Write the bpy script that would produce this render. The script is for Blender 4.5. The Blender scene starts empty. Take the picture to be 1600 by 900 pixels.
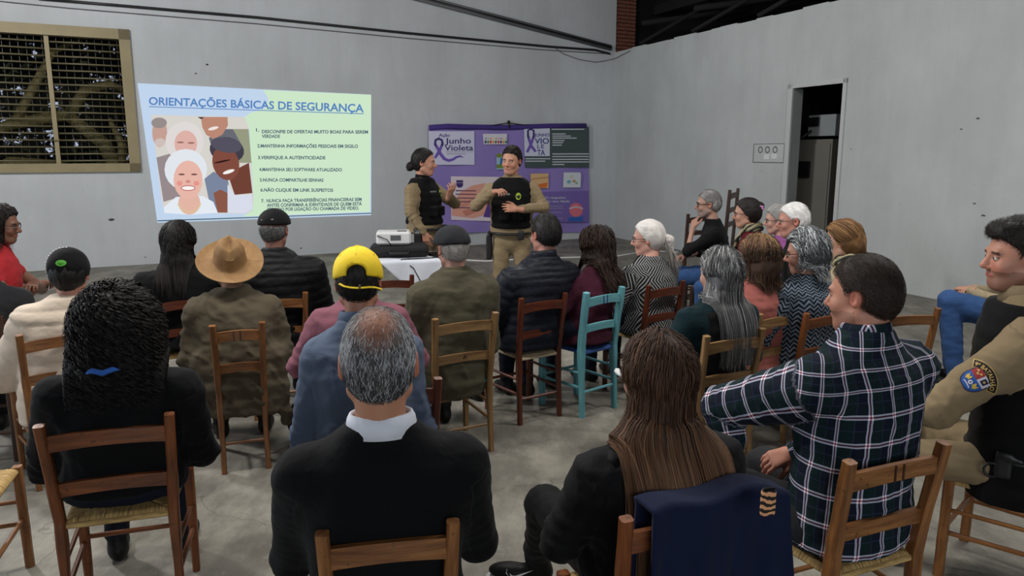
import bpy, math, random
import numpy as np
from mathutils import Vector, Matrix
from mathutils.bvhtree import BVHTree

# ---------------------------------------------------------------- camera, light, exposure
SC = bpy.context.scene
COL = SC.collection
F_PX, PITCH, CAM_H = 1180.0, math.radians(10.1), 1.75
cd = bpy.data.cameras.new('camera'); cam = bpy.data.objects.new('camera', cd); COL.objects.link(cam)
cam.location = (0, 0, CAM_H); cam.rotation_euler = (math.pi/2-PITCH, 0, 0)
cd.sensor_width = 36; cd.lens = 36*F_PX/1600; cd.clip_start = 0.05; cd.clip_end = 200
SC.camera = cam
SC.view_settings.view_transform = 'Standard'; SC.view_settings.look = 'None'
SC.view_settings.gamma = 1; SC.view_settings.use_curve_mapping = False
SC.view_settings.exposure = 0.0
W = bpy.data.worlds.new('world'); SC.world = W; W.use_nodes = True
W.node_tree.nodes['Background'].inputs[0].default_value = (0.80, 0.88, 1.0, 1)
W.node_tree.nodes['Background'].inputs[1].default_value = 0.14

def area(name, loc, rot, sx, sy, power, col=(1, .97, .92)):
    l = bpy.data.lights.new(name, 'AREA'); l.shape = 'RECTANGLE'; l.size = sx; l.size_y = sy
    l.energy = power; l.color = col
    o = bpy.data.objects.new(name, l); COL.objects.link(o); o.location = loc
    o.rotation_euler = [math.radians(a) for a in rot]
    return o
area('tube_lamp', (-1.5, 3.6, 4.5), (0, 0, 20), 2.4, .5, 150)
area('tube_lamp', (2.6, 4.2, 4.5), (0, 0, 20), 2.4, .5, 90)
def wall_fill(loc, power, col=(1, .98, .95)):
    l = bpy.data.lights.new('wall_fill_light', 'POINT'); l.shadow_soft_size = .22; l.energy = power; l.color = col
    o = bpy.data.objects.new('wall_fill_light', l); COL.objects.link(o); o.location = loc
wall_fill((-5.6, 6.2, 4.4), 640); wall_fill((0.2, 9.0, 4.7), 180); wall_fill((3.6, 4.4, 4.5), 130)  # fill lights added to lift the walls, in place of bounced light
area('daylight_from_side_opening', (-8.5, 2.5, 2.4), (0, -90, 10), 2.2, 3.5, 190, (.82, .90, 1))
area('daylight_from_entrance', (2.0, -5.0, 2.6), (78, 0, 0), 5, 3, 190, (.9, .95, 1))

# ---------------------------------------------------------------- helpers: colour, mapping
def lin(c):
    return tuple((v/12.92 if v <= .04045 else ((v+.055)/1.055)**2.4) for v in [x/255. for x in c])
def ray(px, py):
    x = (px-800)/F_PX; y = -(py-450)/F_PX
    return np.array([x, math.cos(PITCH)+y*math.sin(PITCH), -math.sin(PITCH)+y*math.cos(PITCH)])
def at_z(px, py, z=0.):
    r = ray(px, py); return np.array([0, 0, CAM_H])+r*((z-CAM_H)/r[2])
def at_y(px, py, Y):
    r = ray(px, py); return np.array([0, 0, CAM_H])+r*(Y/r[1])
CORNER = np.array([2.12, 16.05])
U_BACK = np.array([-.891, -.454]); N_BACK = np.array([.454, -.891])      # into the room
U_RIGHT = np.array([.399, -.917]); N_RIGHT = np.array([-.917, -.399])
def on_wall(px, py, n, off=0.):
    r = ray(px, py); c = CORNER+n*off
    t = (c @ n)/(r[:2] @ n); return np.array([0, 0, CAM_H])+r*t
def bk(px, py, off=0.): return on_wall(px, py, N_BACK, off)
def rt(px, py, off=0.): return on_wall(px, py, N_RIGHT, off)

# ---------------------------------------------------------------- helpers: objects and meshes
def props(o, label=None, cat=None, group=None, kind=None):
    if label: o['label'] = label
    if cat: o['category'] = cat
    if group: o['group'] = group
    if kind: o['kind'] = kind
    return o
def empty(name, label, cat, loc=(0, 0, 0), rz=0., group=None):
    o = bpy.data.objects.new(name, None); COL.objects.link(o); o.location = loc
    o.rotation_euler = (0, 0, rz); o.empty_display_size = .1
    return props(o, label, cat, group)
def mkmesh(name, V, Fq, mat=None, smooth=True):
    """V Nx3 array, Fq either an int array MxK or a list of index lists"""
    me = bpy.data.meshes.new(name)
    V = np.asarray(V, dtype=np.float32)
    if isinstance(Fq, np.ndarray):
        M, K = Fq.shape
        me.vertices.add(len(V)); me.vertices.foreach_set('co', V.ravel())
        me.loops.add(M*K); me.loops.foreach_set('vertex_index', Fq.astype(np.int32).ravel())
        me.polygons.add(M)
        me.polygons.foreach_set('loop_start', np.arange(0, M*K, K, dtype=np.int32))
        me.polygons.foreach_set('loop_total', np.full(M, K, dtype=np.int32))
        me.update(calc_edges=True)
    else:
        me.from_pydata([tuple(map(float, v)) for v in V], [], Fq); me.update()
    if smooth: me.polygons.foreach_set('use_smooth', np.ones(len(me.polygons), dtype=bool))
    if mat: me.materials.append(mat)
    return me
def ob(name, me, parent=None, loc=None, rot=None):
    o = bpy.data.objects.new(name, me); COL.objects.link(o)
    if parent: o.parent = parent
    if loc is not None: o.location = loc
    if rot is not None: o.rotation_euler = rot
    return o
def mesh_ob(name, V, Fq, mat, parent=None, smooth=True): return ob(name, mkmesh(name, V, Fq, mat, smooth), parent)
def set_col(me, C):
    a = me.color_attributes.new('col', 'FLOAT_COLOR', 'POINT')
    c = np.ones((len(me.vertices), 4), dtype=np.float32); c[:, :3] = C; a.data.foreach_set('color', c.ravel())
def set_vec(me, name, A):
    a = me.attributes.new(name, 'FLOAT_VECTOR', 'POINT'); a.data.foreach_set('vector', np.asarray(A, np.float32).ravel())

class MB:
    """collects shapes into one mesh"""
    def __init__(s): s.v = []; s.f = []
    def add(s, V, Fl):
        b = len(s.v); s.v += [tuple(v) for v in V]; s.f += [[i+b for i in f] for f in Fl]; return s
    def box(s, c, size, R=None, bev=0.0):
        hx, hy, hz = [d/2 for d in size]; b = min(bev, hx*.9, hy*.9, hz*.9)
        if b <= 0:
            V = [(x, y, z) for z in (-hz, hz) for x, y in ((-hx, -hy), (hx, -hy), (hx, hy), (-hx, hy))]
            Fl = [[3, 2, 1, 0], [4, 5, 6, 7], [0, 1, 5, 4], [1, 2, 6, 5], [2, 3, 7, 6], [3, 0, 4, 7]]
        else:
            bm_ = [(-hz, b), (-hz+b, 0), (hz-b, 0), (hz, b)]
            V = []
            for z, ins in bm_:
                x1, y1 = hx-ins, hy-ins; q = b if ins == 0 else b*.5
                V += [(-x1+q, -y1, z), (x1-q, -y1, z), (x1, -y1+q, z), (x1, y1-q, z), (x1-q, y1, z), (-x1+q, y1, z), (-x1, y1-q, z), (-x1, -y1+q, z)]
            Fl = [list(range(7, -1, -1)), list(range(24, 32))]
            for k in range(3):
                for i in range(8): j = (i+1) % 8; Fl.append([k*8+i, k*8+j, k*8+8+j, k*8+8+i])
        V = np.array(V, float)
        if R is not None: V = V @ np.array(R).T
        return s.add(V+np.array(c), Fl)
    def tube(s, P, r, n=8, caps=True, flat=1.0):
        P = np.asarray(P, float); m = len(P); r = np.full(m, r) if np.isscalar(r) else np.asarray(r, float)
        T = np.gradient(P, axis=0); T /= np.linalg.norm(T, axis=1)[:, None]+1e-9
        up = np.array([0, 0, 1.]) if abs(T[0][2]) < .9 else np.array([0, 1., 0])
        V = []
        for i in range(m):
            a = np.cross(T[i], up); a /= np.linalg.norm(a)+1e-9; b = np.cross(a, T[i]); up = b
            for k in range(n):
                t = 2*math.pi*k/n; V.append(P[i]+a*math.cos(t)*r[i]+b*math.sin(t)*r[i]*flat)
        Fl = [[i*n+k, i*n+(k+1) % n, (i+1)*n+(k+1) % n, (i+1)*n+k] for i in range(m-1) for k in range(n)]
        if caps: Fl += [list(range(n-1, -1, -1)), list(range((m-1)*n, m*n))]
        return s.add(V, Fl)
    def lathe(s, prof, n=24, c=(0, 0, 0), sx=1., sy=1.):
        V = []
        for r, z in prof:
            for k in range(n): t = 2*math.pi*k/n; V.append((c[0]+r*math.cos(t)*sx, c[1]+r*math.sin(t)*sy, c[2]+z))
        Fl = [[i*n+k, i*n+(k+1) % n, (i+1)*n+(k+1) % n, (i+1)*n+k] for i in range(len(prof)-1) for k in range(n)]
        return s.add(V, Fl)
    def ob(s, name, mat, parent=None, smooth=True, tf=None):
        V = np.array(s.v, float)
        if tf is not None: V = tf(V)
        return mesh_ob(name, V, s.f, mat, parent, smooth)

# ---------------------------------------------------------------- materials
def newmat(name):
    m = bpy.data.materials.new(name); m.use_nodes = True; nt = m.node_tree
    return m, nt, nt.nodes['Principled BSDF']
def nd(nt, t, **kw):
    n = nt.nodes.new(t)
    for k, v in kw.items():
        if k.startswith('i_'): n.inputs[k[2:].replace('_', ' ')].default_value = v
        else: setattr(n, k, v)
    return n
def mathn(nt, op, a, b=None, c=None):
    n = nt.nodes.new('ShaderNodeMath'); n.operation = op
    for i, x in enumerate((a, b, c)):
        if x is None: continue
        if isinstance(x, (int, float)): n.inputs[i].default_value = x
        else: nt.links.new(x, n.inputs[i])
    return n.outputs[0]
def mixc(nt, fac, a, b, mode='MIX'):
    n = nt.nodes.new('ShaderNodeMix'); n.data_type = 'RGBA'; n.blend_type = mode
    for i, x in ((0, fac), (6, a), (7, b)):
        if isinstance(x, (int, float)): n.inputs[i].default_value = x
        elif isinstance(x, tuple): n.inputs[i].default_value = (*x[:3], 1)
        else: nt.links.new(x, n.inputs[i])
    return n.outputs[2]
def noise(nt, vec, scale, detail=4, rough=.55):
    n = nd(nt, 'ShaderNodeTexNoise'); n.inputs['Scale'].default_value = scale
    n.inputs['Detail'].default_value = detail; n.inputs['Roughness'].default_value = rough
    if vec is not None: nt.links.new(vec, n.inputs['Vector'])
    return n.outputs['Fac']
def ramp(nt, fac, stops):
    n = nd(nt, 'ShaderNodeValToRGB'); cr = n.color_ramp
    while len(cr.elements) < len(stops): cr.elements.new(.5)
    for e, (p, c) in zip(cr.elements, stops): e.position = p; e.color = (*c, 1) if len(c) == 3 else c
    nt.links.new(fac, n.inputs[0]); return n.outputs[0]
def bump(nt, bsdf, h, dist=.01, st=.5):
    b = nd(nt, 'ShaderNodeBump'); b.inputs['Distance'].default_value = dist; b.inputs['Strength'].default_value = st
    nt.links.new(h, b.inputs['Height']); nt.links.new(b.outputs[0], bsdf.inputs['Normal'])
def objco(nt, scale=(1, 1, 1)):
    t = nd(nt, 'ShaderNodeTexCoord'); m = nd(nt, 'ShaderNodeMapping'); m.inputs['Scale'].default_value = scale
    nt.links.new(t.outputs['Object'], m.inputs['Vector']); return m.outputs[0]
def attr(nt, name, out='Color'):
    a = nd(nt, 'ShaderNodeAttribute'); a.attribute_name = name; return a.outputs[out]
def plain(name, c, rough=.6, metal=0., var=.12, scale=14, bmp=0., coat=0.):
    m, nt, b = newmat(name); c = lin(c); co = objco(nt)
    f = noise(nt, co, scale)
    nt.links.new(mixc(nt, f, tuple(x*(1-var) for x in c), tuple(min(1, x*(1+var)) for x in c)), b.inputs['Base Color'])
    b.inputs['Roughness'].default_value = rough; b.inputs['Metallic'].default_value = metal
    b.inputs['Coat Weight'].default_value = coat
    if bmp: bump(nt, b, noise(nt, co, scale*5, 3), .004, bmp)
    return m
def emis(name, c, st=1.):
    m, nt, b = newmat(name); b.inputs['Base Color'].default_value = (0, 0, 0, 1); b.inputs['Roughness'].default_value = 1
    b.inputs['Specular IOR Level'].default_value = 0
    b.inputs['Emission Color'].default_value = (*lin(c), 1); b.inputs['Emission Strength'].default_value = st
    return m
def wood(name, light, dark, rough=.42):
    m, nt, b = newmat(name); oi = nd(nt, 'ShaderNodeObjectInfo')
    t = nd(nt, 'ShaderNodeTexCoord'); ad = nd(nt, 'ShaderNodeVectorMath'); ad.operation = 'ADD'
    cmb = nd(nt, 'ShaderNodeCombineXYZ'); r7 = mathn(nt, 'MULTIPLY', oi.outputs['Random'], 17.)
    for i in range(3): nt.links.new(r7, cmb.inputs[i])
    nt.links.new(t.outputs['Object'], ad.inputs[0]); nt.links.new(cmb.outputs[0], ad.inputs[1])
    mp = nd(nt, 'ShaderNodeMapping'); mp.inputs['Scale'].default_value = (22, 22, 2.2)
    gr = attr(nt, 'grain', 'Vector')
    ad2 = nd(nt, 'ShaderNodeVectorMath'); ad2.operation = 'ADD'; nt.links.new(gr, ad2.inputs[0]); nt.links.new(cmb.outputs[0], ad2.inputs[1])
    nt.links.new(ad2.outputs[0], mp.inputs['Vector'])
    g = noise(nt, mp.outputs[0], 2.0, 6, .62); big = noise(nt, ad.outputs[0], 3.5, 3)
    sp = noise(nt, ad.outputs[0], 45, 2)
    c1 = ramp(nt, g, [(.30, lin(dark)), (.52, tuple((a+b_)/2 for a, b_ in zip(lin(dark), lin(light)))), (.72, lin(light))])
    c2 = mixc(nt, mathn(nt, 'MULTIPLY', big, .55), c1, tuple(x*.35 for x in lin(dark)))
    wear = mathn(nt, 'GREATER_THAN', sp, .69)
    c3 = mixc(nt, mathn(nt, 'MULTIPLY', wear, .5), c2, tuple(x*.25 for x in lin(dark)))
    nt.links.new(c3, b.inputs['Base Color']); b.inputs['Roughness'].default_value = rough
    bump(nt, b, g, .004, .35); return m
def cloth(name, c, rough=.9, var=.18, weave=0., c2=None, sheen=.03):
    m, nt, b = newmat(name); c = lin(c); co = attr(nt, 'guv', 'Vector')
    f = noise(nt, co, 9, 4); c2 = lin(c2) if c2 else tuple(x*(1-var) for x in c)
    nt.links.new(mixc(nt, f, c2, tuple(min(1, x*(1+var)) for x in c)), b.inputs['Base Color'])
    b.inputs['Roughness'].default_value = rough; b.inputs['Sheen Weight'].default_value = sheen
    b.inputs['Specular IOR Level'].default_value = .16
    h = noise(nt, co, 260, 2) if not weave else noise(nt, co, weave, 2)
    h2 = noise(nt, co, 28, 3)
    h3 = noise(nt, co, 11, 2); h2 = mathn(nt, 'ADD', h2, mathn(nt, 'MULTIPLY', h3, 1.6))
    bump(nt, b, mathn(nt, 'ADD', mathn(nt, 'MULTIPLY', h, .25), h2), .006, .45); return m
def vcol(name, rough=.5, spec=.4, sss=0., bmp=0., bscale=300, sheen=0.):
    m, nt, b = newmat(name)
    nt.links.new(attr(nt, 'col'), b.inputs['Base Color'])
    b.inputs['Roughness'].default_value = rough; b.inputs['Specular IOR Level'].default_value = spec
    if sss: b.inputs['Subsurface Weight'].default_value = sss; b.inputs['Subsurface Scale'].default_value = .01; b.inputs['Subsurface Radius'].default_value = (1, .3, .15)
    if bmp: bump(nt, b, noise(nt, objco(nt), bscale, 3), .002, bmp)
    return m
M = {}
M['skin'] = vcol('skin', .48, .4, .08, .25, 160)
M['hair'] = vcol('hair_strands', .62, .18)
M['hairbase'] = vcol('hair_base', .6, .3, 0, .6, 120)
M['honey'] = wood('honey_wood', (178, 120, 66), (98, 56, 27))
M['honey2'] = wood('pale_wood', (176, 138, 88), (104, 72, 40), .5)
M['orange'] = wood('orange_wood', (158, 90, 42), (84, 42, 19))
M['redbrown'] = wood('red_brown_wood', (124, 62, 38), (62, 26, 16), .38)
M['darkwood'] = wood('dark_wood', (84, 54, 38), (38, 22, 16), .45)
M['bluewood'] = wood('blue_painted_wood', (132, 200, 206), (92, 162, 176), .5)
M['black'] = plain('black_plastic', (22, 22, 24), .45)
M['blackc'] = plain('black_fabric_plain', (16, 16, 18), .85, bmp=.4)
M['blackmetal'] = plain('black_metal', (24, 24, 26), .35, .6)
M['white'] = plain('white_plastic', (215, 215, 215), .4, var=.04)
M['lens'] = plain('dark_glasses_plastic', (18, 14, 14), .25)

# ---------------------------------------------------------------- implicit surfaces
def smin(a, b, k):
    h = np.clip(.5+.5*(b-a)/k, 0, 1); return b*(1-h)+a*h-k*h*(1-h)
def smax(a, b, k): return -smin(-a, -b, k)
def s_cone(a, b, ra, rb):
    a = np.array(a, float); b = np.array(b, float); ab = b-a; L2 = ab @ ab
    def f(P):
        t = np.clip(((P-a) @ ab)/L2, 0, 1)
        return np.linalg.norm(P-a-t[:, None]*ab, axis=1)-(ra+(rb-ra)*t)
    return f
def s_ell(c, r, R=None):
    c = np.array(c, float); r = np.array(r, float)
    def f(P):
        q = P-c
        if R is not None: q = q @ R
        k = np.linalg.norm(q/r, axis=1); k2 = np.linalg.norm(q/(r*r), axis=1)+1e-9
        return k*(k-1)/k2
    return f
def s_box(c, h, rad=.01, R=None):
    c = np.array(c, float); h = np.array(h, float)-rad
    def f(P):
        q = P-c
        if R is not None: q = q @ R
        q = np.abs(q)-h
        return np.linalg.norm(np.maximum(q, 0), axis=1)+np.minimum(q.max(axis=1), 0)-rad
    return f
def s_tf(f, R, t):
    R = np.array(R, float); t = np.array(t, float)
    return lambda P: f((P-t) @ R)
def union(prims):
    """prims: list of (fn, k)"""
    def f(P):
        d = prims[0][0](P)
        for g, k in prims[1:]: d = smin(d, g(P), k) if k > 0 else np.minimum(d, g(P))
        return d
    return f
E12 = [((0, 0, 0), (1, 0, 0)), ((0, 1, 0), (1, 1, 0)), ((0, 0, 1), (1, 0, 1)), ((0, 1, 1), (1, 1, 1)),
       ((0, 0, 0), (0, 1, 0)), ((1, 0, 0), (1, 1, 0)), ((0, 0, 1), (0, 1, 1)), ((1, 0, 1), (1, 1, 1)),
       ((0, 0, 0), (0, 0, 1)), ((1, 0, 0), (1, 0, 1)), ((0, 1, 0), (0, 1, 1)), ((1, 1, 0), (1, 1, 1))]
def nets(f, lo, hi, h):
    """naive surface nets of f=0 in a box: vertices and quads"""
    lo = np.array(lo, float); hi = np.array(hi, float)
    n = np.maximum(((hi-lo)/h).astype(int)+2, 4)
    ax = [lo[i]+h*np.arange(n[i]) for i in range(3)]
    G = np.stack(np.meshgrid(*ax, indexing='ij'), -1).reshape(-1, 3)
    V = np.concatenate([f(G[i:i+150000]) for i in range(0, len(G), 150000)]).reshape(n)
    V[V == 0] = 1e-9
    V[0] = V[-1] = 1; V[:, 0] = V[:, -1] = 1; V[:, :, 0] = V[:, :, -1] = 1
    S = V < 0; c = tuple(n-1)
    cnt = np.zeros(c, np.int32)
    for dx in (0, 1):
        for dy in (0, 1):
            for dz in (0, 1): cnt += S[dx:dx+c[0], dy:dy+c[1], dz:dz+c[2]]
    act = np.argwhere((cnt > 0) & (cnt < 8))
    if len(act) == 0: return np.zeros((0, 3)), np.zeros((0, 4), int)
    idx = -np.ones(c, np.int64); idx[act[:, 0], act[:, 1], act[:, 2]] = np.arange(len(act))
    acc = np.zeros((len(act), 3)); num = np.zeros(len(act))
    for a, b in E12:
        a = np.array(a); b = np.array(b); A = act+a; B = act+b
        va = V[A[:, 0], A[:, 1], A[:, 2]]; vb = V[B[:, 0], B[:, 1], B[:, 2]]
        m = (va < 0) != (vb < 0); t = np.where(m, va/(va-vb+1e-12), 0)
        p = a+(b-a)*t[:, None]; acc += p*m[:, None]; num += m
    P = lo+h*(act+acc/num[:, None])
    Q = []
    for axis in range(3):
        o1, o2 = [(1, 2), (2, 0), (0, 1)][axis]
        sl0 = [slice(1, -1)]*3; sl1 = [slice(1, -1)]*3
        sl0[axis] = slice(0, -1); sl1[axis] = slice(1, None)
        a = S[tuple(sl0)]; b = S[tuple(sl1)]
        for m, flip in ((a & ~b, False), (~a & b, True)):
            e = np.argwhere(m)
            if len(e) == 0: continue
            base = e+1; base[:, axis] -= 1
            d1 = np.zeros(3, int); d1[o1] = 1; d2 = np.zeros(3, int); d2[o2] = 1
            q = [base-d1-d2, base-d2, base, base-d1]
            ids = np.stack([idx[t[:, 0], t[:, 1], t[:, 2]] for t in q], 1)
            Q.append(ids[:, ::-1] if flip else ids)
    return P, np.concatenate(Q)
def grad(f, P, e=.003):
    d = f(P)
    g = np.stack([f(P+np.eye(3)[i]*e)-d for i in range(3)], 1)/e
    return d, g/(np.linalg.norm(g, axis=1)[:, None]+1e-9)
def relax(P, Q, it=1, w=.5):
    n = len(P)
    for _ in range(it):
        acc = np.zeros_like(P); c = np.zeros(n)
        for i in range(4):
            a = Q[:, i]; b = Q[:, (i+1) % 4]
            for k in range(3):
                acc[:, k] += np.bincount(a, P[b, k], n)+np.bincount(b, P[a, k], n)
            c += np.bincount(a, minlength=n)+np.bincount(b, minlength=n)
        P = P*(1-w)+w*acc/np.maximum(c, 1)[:, None]
    return P
def wob(P, sc, seed, oct=3):
    """smooth pseudo-noise in about -1..1"""
    r = np.random.RandomState(seed); out = np.zeros(len(P)); amp = 1.; tot = 0
    for o in range(oct):
        s = 0
        for _ in range(4):
            k = r.normal(size=3)*sc*(1.9**o); ph = r.rand()*6.28
            w = np.sin(P @ (r.normal(size=3)*sc*(1.9**o)*.6)+r.rand()*6.28)
            s = s+np.sin(P @ k+ph+1.3*w)
        out += amp*s/2.2; tot += amp; amp *= .5
    return out/tot
def euler(yaw=0, pitch=0, roll=0):
    """columns = axes. yaw turns left, pitch nods down (+), roll tilts to the figure's right (+)"""
    return np.array(Matrix.Rotation(math.radians(yaw), 3, 'Z') @ Matrix.Rotation(-math.radians(pitch), 3, 'X') @ Matrix.Rotation(math.radians(roll), 3, 'Y'))

# ---------------------------------------------------------------- head
def head_sdf(fem=False, fat=1.0):
    P = [(s_ell((0, -.012, .032), (.076, .096, .088)), 0),
         (s_ell((0, .026, -.030), (.060*fat, .064, .082)), .03),
         (s_ell((0, .052, -.088), (.026*fat, .030, .026)), .03)]
    for s in (-1, 1):
        P += [(s_cone((s*.052*fat, -.005, -.060), (s*.022, .055, -.096), .018, .016), .03),
              (s_ell((s*.036, .062, -.028), (.024, .022, .024)), .02)]
    P += [(s_cone((-.036, .078, .022), (.036, .078, .022), .011, .011), .015),
          (s_cone((0, .088, .010), (0, .106, -.026), .0075, .0125), .010),
          (s_cone((-.011, .094, -.033), (.011, .094, -.033), .007, .007), .006),
          (s_cone((-.016, .082, -.060), (.016, .082, -.060), .008, .008), .008)]
    base = union(P)
    def f(Q):
        d = base(Q)
        for s in (-1, 1):
            d = smax(d, -s_ell((s*.032, .097, .002), (.019, .016, .011))(Q), .010)
            d = np.minimum(d, s_ell((s*.031, .0765, .001), (.013, .013, .012))(Q))
            R = euler(s*-18, 0, 0)
            ear = smax(s_ell((s*.079, -.012, -.004), (.010, .018, .030), R)(Q), -s_ell((s*.088, -.006, -.002), (.008, .010, .020), R)(Q), .005)
            d = smin(d, ear, .006)
        return d
    return f
def head_paint(H, tone, brow, stub, lips, fem):
    """H vertices in the head frame -> colours"""
    c = np.tile(np.array(lin(tone)), (len(H), 1)); x, y, z = H.T
    def mixin(m, col):
        m = np.clip(m, 0, 1)[:, None]; c[:] = c*(1-m)+np.array(lin(col))*m
    red = (min(255, tone[0]+6), int(tone[1]*.72), int(tone[2]*.68))
    mixin(.45*(np.abs(x) > .072)*(z > -.045)*(z < .035), red)
    mixin(.35*np.exp(-(((np.abs(x)-.036)/.018)**2+((z+.03)/.02)**2))*(y > .03), red)
    mixin(.35*np.exp(-((x/.012)**2+((z+.028)/.012)**2))*(y > .09), red)
    if stub is not None:
        m = (y > -.005)*(z < -.045)*1.0*(1-np.exp(-((x/.022)**2+((z+.062)/.010)**2)*.8)*.9); mixin(stub[1]*m, stub[0])
        mixin(stub[1]*1.1*np.exp(-((x/.024)**2+((z+.046)/.006)**2))*(y > .07), stub[0])
    ax = np.abs(x)
    mixin(.85*((ax > .016)*(ax < .048)*(np.abs(z-.021-.10*(.03-ax)) < .0045)*(y > .05)), brow)
    mixin(.8*(ax < .023)*(np.abs(z+.060) < .0065)*(y > .072), lips)
    e = ((ax-.031)/.0115)**2+((z-.001)/.0052)**2
    mixin(1.0*(e < 1)*(y > .055), (205, 200, 195)); mixin(1.0*(((ax-.031)/.0055)**2+((z-.001)/.0055)**2 < 1)*(y > .055), (38, 26, 20))
    mixin(.8*(e >= 1)*(e < 1.9)*(z > .001)*(y > .055), (40, 28, 24))
    return c
ZL = {'m': ([-.12, -.075, -.05, -.022, -.005, .012, .03, .05, .075, .12], [-.075, -.070, -.050, -.030, -.028, -.005, .035, .060, .078, .085]),
      'f': ([-.12, -.075, -.04, -.015, .01, .03, .05, .07, .12], [-.12, -.11, -.09, -.03, .0, .03, .055, .08, .09])}
def zline(y, kind): return np.interp(y, *ZL[kind])

# ---------------------------------------------------------------- ribbons (hair strands)
def ribbons(name, paths, N, width, cols, parent, mat=None, roll=.7, seed=0, tip=.25):
    r = np.random.RandomState(seed); n, K, _ = paths.shape
    T = np.gradient(paths, axis=1); T /= np.linalg.norm(T, axis=2)[..., None]+1e-9
    S = np.cross(T, N); S /= np.linalg.norm(S, axis=2)[..., None]+1e-9
    U = np.cross(S, T)
    a = (r.rand(n)-.5)*2*roll; S = S*np.cos(a)[:, None, None]+U*np.sin(a)[:, None, None]
    t = np.linspace(0, 1, K); w = (tip+(1-tip)*(1-t**3))*np.minimum(1, .5+t*8)
    wd = (np.asarray(width)*np.ones(n))[:, None]*w[None]
    L = paths-S*wd[..., None]*.5; R = paths+S*wd[..., None]*.5
    V = np.stack([L, R], 2).reshape(-1, 3)
    i = np.arange(n)[:, None]*K*2+np.arange(K-1)[None]*2
    Q = np.stack([i, i+1, i+3, i+2], -1).reshape(-1, 4)
    me = mkmesh(name, V, Q, mat or M['hair'], True)
    set_col(me, np.repeat(cols, 2, axis=1).reshape(-1, 3))
    return ob(name, me, parent)
def vary(colA, colB, n, K, seed, grad_to=None, streak=None):
    r = np.random.RandomState(seed); m = r.rand(n)[:, None, None]**1.3
    a = np.array(lin(colA)); b = np.array(lin(colB)); c = a*(1-m)+b*m; c = np.repeat(c, K, 1)
    if grad_to is not None:
        t = np.clip((np.linspace(0, 1, K)[None]-.25+.25*(r.rand(n)[:, None]-.5))*1.3, 0, 1)[..., None]
        c = c*(1-t)+np.array(lin(grad_to))*t*(.55+.9*r.rand(n)[:, None, None])
    if streak is not None:
        s = (r.rand(n) < streak[1])[:, None, None]; c = np.where(s, np.array(lin(streak[0])), c)
    return c*(.75+.5*r.rand(n)[:, None, None])

# ---------------------------------------------------------------- hands
def hand_sdf(side, curl=35, spread=4, thumb=0.):
    """wrist at origin, fingers +y, back of hand +z, thumb at -x for the right hand (side=+1 right)"""
    s = -1 if side > 0 else 1
    P = [(s_cone((0, -.055, 0), (0, .010, 0), .027, .024), 0)]
    xs = [.030, .010, -.010, -.028]; LN = [.070, .078, .072, .056]
    for i, x in enumerate(xs): P.append((s_cone((s*x*.6, .015, 0), (s*x, .083-.004*i, .002), .0145, .0115), .016))
    for i, x in enumerate(xs):
        p = np.array([s*x, .083-.004*i, .002]); ang = 0
        for j, fr in enumerate((.45, .30, .25)):
            ang += math.radians(curl*(1.0 if j else .7)+3*i)
            sp = math.radians(spread*(1.5-i))
            d = np.array([s*math.sin(sp), math.cos(ang), -math.sin(ang)]); q = p+d*LN[i]*fr
            P.append((s_cone(p, q, .0088-.0008*j, .0080-.0008*j), .003)); p = q
    a = np.array([s*.024, .020, -.006]); b = a+np.array([s*.026, .030, -.010]); c = b+np.array([s*.010, .028, -.012-.01*thumb]); d = c+np.array([s*.000, .022, -.010])
    P += [(s_cone(a, b, .015, .0115), .012), (s_cone(b, c, .0108, .0095), .004), (s_cone(c, d, .0095, .0075), .003)]
    return union(P)

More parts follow.
